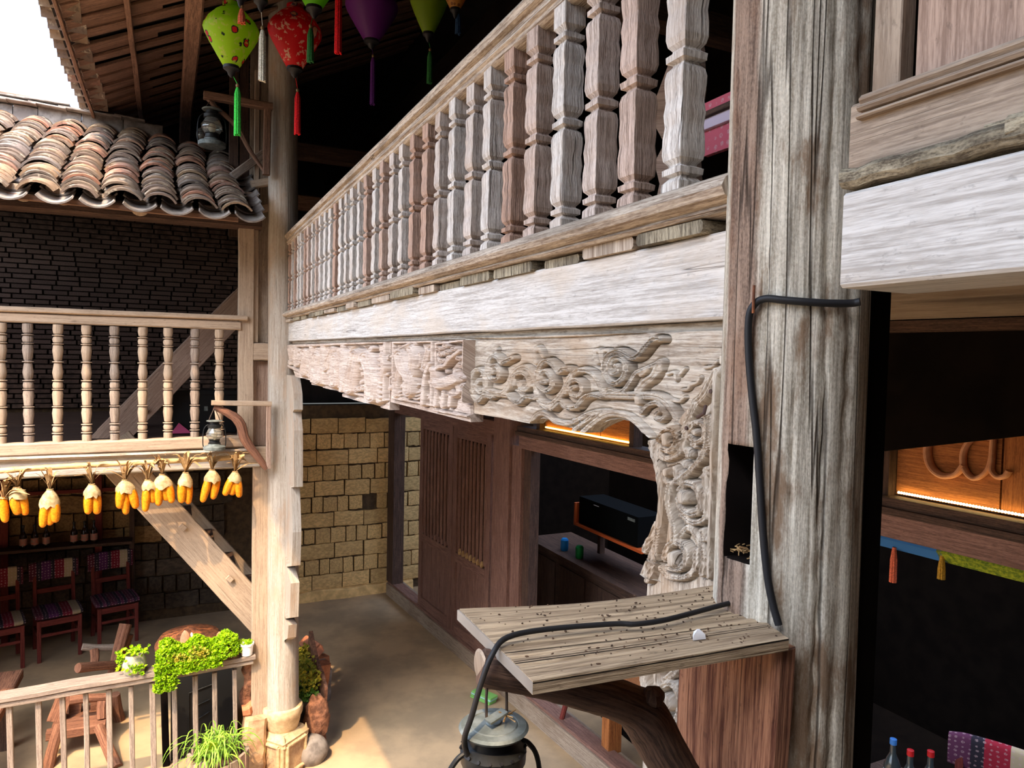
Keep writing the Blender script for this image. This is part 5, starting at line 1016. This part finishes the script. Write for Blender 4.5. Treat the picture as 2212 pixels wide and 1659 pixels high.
# bottle shelf on the adobe wall
bs = thing('bottle_rack', 'dark open wooden rack with shelf against the adobe wall behind the chairs', 'rack', (-1.1, 9.1, G))
MB().box(-2.0, -.40, 8.98, 9.22, .925, .955).build('shelf', 'dark_wood', bs)
for x in (-1.62, -.74): MB().box(x - .035, x + .035, 9.16, 9.23, G, 2.1).build('upright', 'chair_wood', bs)
MB().box(-1.6, -.4, 9.18, 9.23, 1.50, 1.54).build('rail', 'chair_wood', bs); MB().box(-.43, -.38, 9.16, 9.23, G, 1.75).build('upright', 'dark_wood', bs)
def bottle(label, x, y, z, h, body, lab, cap, group):
    t = thing('bottle', label, 'bottle', (x, y, z), group); r = h * .14
    MB().lathe([(r * .9, 0), (r, h * .04), (r, h * .52), (r * .7, h * .64), (r * .38, h * .74), (r * .34, h * .93)], 14, (x, y, z)).build('glass_body', body, t); MB().lathe([(r * 1.02, h * .14), (r * 1.03, h * .15), (r * 1.03, h * .42), (r * 1.02, h * .43)], 14, (x, y, z), caps=False).build('label_band', lab, t); MB().lathe([(r * .42, h * .9), (r * .42, h), (r * .3, h * 1.005)], 12, (x, y, z)).build('cap', cap, t)
ordn = ['leftmost', 'second', 'third', 'fourth', 'fifth', 'rightmost']
for i, (u, v) in enumerate(((50, 1170), (75, 1168), (100, 1165), (160, 1160), (183, 1157), (203, 1153))):
    p = P(u, v, Y=9.06); bottle(ordn[i] + (' of the six' if i in (0, 5) else ' from the left of the six') + ' brown bottles on the rack', p[0], 9.06, .955, .25, 'bottle', 'bottle_label', 'metal_dark', 'brown bottles on the rack')
# right side table with bottles in the dark room
rt = thing('side_table', 'dark table in the shop room carrying capped bottles', 'table', (3.75, 2.5, G)); MB().box(3.55, 4.0, 2.2, 2.85, .66, .70).build('top', 'dark_wood', rt)
for x, y_ in ((3.6, 2.25), (3.95, 2.25), (3.6, 2.8), (3.95, 2.8)): MB().box(x - .02, x + .02, y_ - .02, y_ + .02, G, .66).build('leg', 'dark_wood', rt)
for u, v, cap, lb_l in ((1930, 1596, 'blue_cap', 'clear bottle with blue and white neck at lower right'), (1967, 1620, 'red_cap', 'clear bottle with red cap, middle of three at lower right'), (2011, 1622, 'red_cap', 'clear bottle with red and white cap beside the woven chair')):
    p = P(u, v, Z=1.01); bottle(lb_l, p[0], p[1], .70, .31, 'clear_bottle', 'paper', cap, 'bottles on the side table')
# ================================================================== rustic log chair and table
def Q(u, v, Y): return P(u, v, Y=Y)
lc = thing('log_armchair', 'rustic armchair of rough logs behind the ground-floor railing', 'armchair', (-.5, 6.5, G))
def log(name, a, b_, r, n=9, mat='log_wood'): a, b_ = np.asarray(a), np.asarray(b_); MB().tube([a, a * .6 + b_ * .4 + rng.uniform(-.01, .01, 3), b_], [r * 1.05, r, r * .92], n, wob=.06).build(name, mat, lc)
a0 = P(103, 1659, Z=G); a1 = P(252, 1659, Z=G); log('leg', a0, Q(128, 1565, 6.45), .042); log('leg', a1, Q(214, 1570, 6.42), .042); log('leg', Q(258, 1625, 6.9) * [1, 1, 0] + [0, 0, G], Q(248, 1500, 6.85), .045)
MB().beam(Q(100, 1588, 6.45), Q(228, 1568, 6.45), .07, .075, seg=4, wob=.004).build('front_rail', 'log_wood', lc)
for k in range(3): MB().beam(Q(112 + 8 * k, 1575 - 14 * k, 6.52 + .16 * k), Q(226 + 8 * k, 1556 - 14 * k, 6.52 + .16 * k), .15, .05, seg=3, wob=.004).build('seat_plank', 'log_wood', lc)
MB().beam(Q(118, 1560, 6.6), Q(140, 1500, 6.7), .12, .04, up=(0, 1, 0), seg=3, wob=.004).build('side_board', 'log_wood', lc); MB().beam(Q(150, 1525, 6.75), Q(176, 1522, 6.75), .04, .16, seg=2, wob=.004).build('back_board', 'log_wood', lc); MB().beam(Q(196, 1525, 6.75), Q(222, 1520, 6.75), .04, .16, seg=2, wob=.004).build('back_board', 'log_wood', lc)
log('back_post', Q(272, 1348, 7.0), Q(242, 1462, 6.85), .05); log('back_post', Q(278, 1370, 7.05), Q(256, 1455, 7.0), .04); log('arm', Q(168, 1443, 6.6), Q(250, 1436, 6.85), .038); log('arm', Q(178, 1397, 7.0), Q(246, 1398, 7.05), .03, mat='grey_rail'); log('arm_post', Q(204, 1404, 7.0), Q(203, 1440, 6.9), .035); log('arm', Q(150, 1513, 6.55), Q(232, 1505, 6.6), .035); log('arm_post', Q(222, 1515, 6.55), Q(220, 1552, 6.5), .04)
lt_ = thing('slab_table', 'thick slab table corner at the lower left edge', 'table', (-1.3, 6.5, G))
MB().beam((-1.33, 6.95, .42), (-1.36, 5.95, .42), .46, .07, seg=4, wob=.004).build('top', 'log_wood', lt_)
for x, y_ in ((-1.2, 6.75), (-1.2, 6.1), (-1.5, 6.75), (-1.5, 6.1)): MB().beam((x, y_, G), (x, y_, .39), .07, .07, up=(0, 1, 0), seg=2, wob=.004).build('leg', 'dark_wood', lt_)
# black cabinet with brown round lid
bc = thing('black_stove', 'black box stove with round brown lid behind the railing and planter', 'stove', (.22, 6.2, G))
MB().box(-.0, .46, 6.05, 6.5, G, .70).build('body', 'black_box', bc)
MB().lathe([(.24, .70), (.26, .72), (.26, .74), (.22, .80), (.08, .83), (.03, .86)], 28, (.14, 6.3, 0)).build('lid', 'rust', bc)
for a, b_ in (((.13, .12), (.13, .42)), ((.13, .42), (.3, .46)), ((.16, .18), (.28, .24)), ((.16, .3), (.28, .34))): MB().beam((a[0], 6.045, a[1]), (b_[0], 6.045, b_[1]), .006, .012, seg=1, up=(0, 1, 0)).build('door_trim', 'metal_dark', bc)
MB().beam((-.03, 6.0, G), (-.05, 6.0, .62), .05, .05, up=(0, 1, 0), seg=2).build('dark_stake', 'black_wood', label='dark square stake left of the black stove', category='stake', origin=(-.03, 6.0, G))
# ================================================================== ground-floor railing with planters
gr = thing('ground_railing', 'grey wooden railing with square bars along the courtyard at lower left', 'railing', (-.6, 5.6, G))
MB().beam((-2.2, 5.60, .795), (.575, 5.60, .835), .13, .032, seg=14, wob=.0025).build('top_rail', 'grey_rail', gr); MB().beam((-2.2, 5.58, .755), (.56, 5.58, .797), .06, .036, seg=14, wob=.002).build('under_rail', 'grey_rail', gr); MB().beam((-2.2, 5.6, G + .08), (.56, 5.6, G + .08), .06, .05, seg=6).build('bottom_rail', 'grey_rail', gr)
for i, x in enumerate((-1.78, -1.64, -1.51, -1.37, -1.23, -1.095, -.957, -.794, -.655, -.518, -.378, -.242, -.107, .035, .173, .305, .444)): MB().beam((x, 5.6, G + .1), (x - .012, 5.6, .745), random.uniform(.028, .038), .03, up=(0, 1, 0), seg=3, wob=.001).build('bar', 'grey_rail', gr)
def rosettes(mb, pts, r, n=7):
    for c in pts:
        c = np.asarray(c); nrm = nz(rng.normal(size=3) + [0, -.5, 1.4]); a = nz(np.cross(nrm, (.3, .9, .1))); b_ = np.cross(nrm, a); base = len(mb.v); rr = r * random.uniform(.7, 1.25)
        mb.v.append((c - nrm * rr * .5).tolist())
        for k in range(n):
            q = 2 * math.pi * k / n + random.random() * .4; d = a * math.cos(q) + b_ * math.sin(q); s_ = np.cross(nrm, d)
            i0 = len(mb.v); mb.v += [(c + d * rr * .45 - s_ * rr * .28 + nrm * rr * .1).tolist(), (c + d * rr * 1.0 + nrm * rr * random.uniform(.05, .5)).tolist(), (c + d * rr * .45 + s_ * rr * .28 + nrm * rr * .1).tolist()]
            mb.face((base, i0, i0 + 1, i0 + 2), ((0, 0), (1, 0), (1, 1), (0, 1)))
def heap(n, x0, x1, yc, dy, zc, dz, f):
    out = []
    for _ in range(n):
        t = random.random(); x = x0 + (x1 - x0) * t; ph_ = random.uniform(0, math.pi * 1.15) - .1; k = f(t); out.append((x, yc - dy * k * math.cos(ph_) * random.uniform(.9, 1.05), zc + dz * k * math.sin(ph_) * random.uniform(.85, 1.1)))
    return out
sp = thing('sedum_planter', 'long trough overflowing with bright yellow-green sedum on the railing', 'planter', (.2, 5.6, .83))
MB().beam((-.06, 5.6, .872), (.46, 5.6, .882), .13, .07, seg=3, wob=.003).build('trough', 'soil', sp)
m = MB(); rosettes(m, heap(2600, -.09, .47, 5.585, .10, .90, .13, lambda t: (.72 + .35 * math.sin(t * 9 + .5)**2) * (1 if .04 < t < .96 else .6)), .0155)
over = []
for _ in range(900):
    t = random.random()**1.3; x = -.09 + .42 * t; dr = (.20 if t < .3 else .09) * random.random() * (1 - .2 * t); over.append((x + random.uniform(-.02, .02), 5.50 - random.uniform(0, .03), .91 - dr))
rosettes(m, over, .0155); m.build('foliage', 'leaf', sp, smooth=False, kind='stuff')
m = MB(); rosettes(m, [(.05 + random.gauss(0, .04), 5.485, .93 + random.gauss(0, .03)) for _ in range(50)] + [(.18 + random.gauss(0, .04), 5.478, .945 + random.gauss(0, .03)) for _ in range(70)], .014); m.build('yellowed_leaves', 'leaf_yellow', sp, smooth=False, kind='stuff')
for u, v, w_, h_, l_, mt in ((400, 1372, .036, .075, 'tall reddish pebble standing in the sedum', 'red_stone'), (474, 1368, .026, .055, 'smaller orange pebble standing in the sedum', 'brick_red')):
    p = P(u, v + 12, Y=5.62); MB().blob(p, w_, w_ * .7, h_, 12, 9, .05).build('pebble', mt, label=l_, category='pebble', origin=(p[0], p[1], p[2] - h_))
p = P(414, 1375, Y=5.64); MB().blob(p, .012, .01, .03, 10, 7, .05).build('white_figurine', 'paper', label='tiny white figurine tip beside the reddish pebble', category='figurine', origin=tuple(p - [0, 0, .03]))
jr = thing('jar_planter', 'round pale stone jar with trailing green sprigs on the railing', 'planter', (-.235, 5.6, .82)); c = (-.235, 5.6, .826)
MB().lathe([(.045, 0), (.066, .02), (.08, .06), (.078, .10), (.062, .135), (.058, .15), (.05, .145), (.06, .1)], 22, c).build('jar', 'pot_stone', jr)
m = MB(); rosettes(m, [(c[0] + random.gauss(0, .045), c[1] + random.gauss(-.01, .04), c[2] + .155 + abs(random.gauss(0, .018))) for _ in range(55)] + [(c[0] - .085 + random.gauss(0, .012), c[1] - .03, c[2] + .14 + random.gauss(0, .03)) for _ in range(30)] + [(c[0] + random.gauss(.02, .035), c[1] - .082, c[2] + .07 + random.gauss(0, .03)) for _ in range(26)], .016); m.build('sprigs', 'leaf', jr, smooth=False, kind='stuff')
cu = thing('white_cup_planter', 'small white plastic cup with green moss at the right end of the railing', 'planter', (.515, 5.57, .85)); c = (.515, 5.57, .852)
MB().lathe([(.034, 0), (.04, .005), (.046, .075), (.052, .078), (.052, .092), (.046, .092), (.042, .07)], 24, c).build('cup', 'white_pot', cu); m = MB(); rosettes(m, [(c[0] + random.gauss(0, .02), c[1] + random.gauss(0, .02), c[2] + .092 + random.random() * .012) for _ in range(60)], .011); m.build('moss', 'leaf', cu, smooth=False)
# stones by the corner base
sp_ = thing('stone_block', 'rough tan stone block beside the carved column base', 'stone', (.55, 5.5, G)); MB().beam((.565, 5.60, G), (.585, 5.62, .36), .16, .2, up=(0, 1, 0), seg=8, wob=.008, ch=.02).build('block', 'stone_rough', sp_)
MB().beam((.525, 5.68, .40), (.545, 5.66, .76), .085, .06, up=(0, 1, 0), seg=6, wob=.012, ch=.02).build('standing_stone', 'bark', label='narrow red stone leaning under the railing end', category='stone', origin=(.535, 5.66, .44))
MB().beam((.49, 5.64, .40), (.57, 5.64, .41), .09, .09, seg=3, wob=.012, ch=.02).build('standing_stone', 'brick_red', label='red broken brick lump under the narrow leaning stone', category='stone', origin=(.53, 5.64, .36))
# grass pot in front
gp = thing('grass_planter', 'wood-slatted pot of long bright grass at the bottom edge', 'planter', (.3, 5.25, G)); gx, gy, gz = .30, 5.25, .32
for k in range(18):
    a = 2 * math.pi * k / 18; x, y_ = gx + .19 * math.cos(a), gy + .14 * math.sin(a); MB().beam((x, y_, G), (x * 1.0, y_, gz + random.uniform(-.04, .05)), .06, .022, up=(math.cos(a), math.sin(a), 0), seg=2, wob=.003).build('slat', 'pink_wood' if k % 3 else 'panel_wood', gp)
MB().lathe([(.14, gz - .06), (.15, gz - .02), (.02, gz - .0)], 16, (gx, gy, 0)).build('soil', 'soil', gp)
gm = MB()
for k in range(150):
    a = random.uniform(0, 6.28); L = random.uniform(.10, .24); hgt = random.uniform(.02, .15) if k > 14 else random.uniform(.14, .2); s0 = np.array([gx + random.gauss(-.02, .06), gy + random.gauss(0, .05), gz - .01]); d = np.array([math.cos(a), math.sin(a), 0]); gm.strip(cat_rom([s0, s0 + d * L * .3 + [0, 0, hgt], s0 + d * L * .8 + [0, 0, hgt * .8], s0 + d * L * 1.1 + [0, 0, hgt * .2 - .03]], 3), [.006, .008, .009, .009, .009, .008, .007, .006, .004, .001], (-d[1], d[0], .15))
gm.build('grass_blades', 'grass', gp, smooth=False, kind='stuff')
m = MB(); lc_ = P(457, 1612, Y=5.14); m.loft([[(lc_[0] + r_ * .042 * math.cos(a), lc_[1] - .02 * r_ * math.sin(a), lc_[2] + r_ * .034 * math.sin(a) + z_) for a in np.linspace(0, 6.283, 18, endpoint=False)] for r_, z_ in ((1, 0), (.9, .004), (.1, .0))]); m.build('round_leaf', 'leaf', gp); MB().tube([lc_, (lc_[0] + .02, lc_[1] + .06, gz - .01)], .003, 5).build('leaf_stalk', 'leaf_dark', gp)
# bark trough right of the corner post
tr = thing('bark_trough', 'bark-faced trough with small plants behind the corner post', 'planter', (1.03, 6.0, G))
MB().beam((1.0, 5.75, .20), (1.02, 6.5, .32), .26, .24, seg=4, wob=.006).build('trough', 'trough_stone', tr); MB().beam((1.125, 5.72, .30), (1.13, 6.45, .48), .03, .30, seg=5, wob=.008).build('bark_side', 'bark', tr); MB().blob((1.06, 5.70, .19), .10, .06, .19, 14, 10, .13).build('bark_end', 'bark', tr)
for x, y_ in ((1.1, 5.74), (.95, 6.4), (1.1, 6.4)): MB().beam((x, y_, .12), (x + .03, y_ - .02, G), .05, .05, up=(0, 1, 0), seg=2, wob=.003).build('leg', 'log_wood', tr)
m = MB(); rosettes(m, [(1.0 + random.uniform(-.1, .1), 5.75 + random.random() * .65, .36 + random.random() * .06 + .14 * random.random()) for _ in range(420)], .02); m.build('plants', 'leaf_yellow', tr, smooth=False, kind='stuff')
m = MB(); rosettes(m, [(.98 + random.uniform(-.1, .1), 5.7 + random.random() * .3, .33 + random.random() * .06) for _ in range(140)], .022); m.build('green_plants', 'leaf_dark', tr, smooth=False, kind='stuff')
MB().blob((1.0, 5.62, G + .08), .14, .12, .13, 16, 8, .03).build('grey_boulder', 'slab', label='smooth grey boulder under the bark trough', category='boulder', origin=(1.0, 5.62, G - .05))
bpile = [((1.22, 6.35, .22), (.11, .10, .28), (.1, .05, .2), 'brick_red', 'sunlit red block standing behind the bark trough'), ((1.20, 6.75, .35), (.11, .26, .10), (.0, -.6, .3), 'red_stone', 'tilted pinkish brick lying on the far end of the trough pile'), ((1.23, 6.5, .12), (.16, .22, .30), (.1, .0, .1), 'slab', 'grey stone slab at the back of the trough pile'), ((1.32, 6.9, .05), (.12, .1, .26), (0, .1, .4), 'brick_red', 'orange brick standing on the floor beyond the trough')]
for c, s_, r_, mt, lbl in bpile:
    o = MB().beam((0, 0, -s_[2] / 2), (0, 0, s_[2] / 2), s_[0], s_[1], up=(0, 1, 0), seg=4, wob=.006, ch=.012).build('loose_brick', mt, label=lbl, category='brick', origin=(0, 0, 0)); o.location = c; o.rotation_euler = r_
for o in list(bpy.data.objects):
    if '_o' in o: del o['_o']
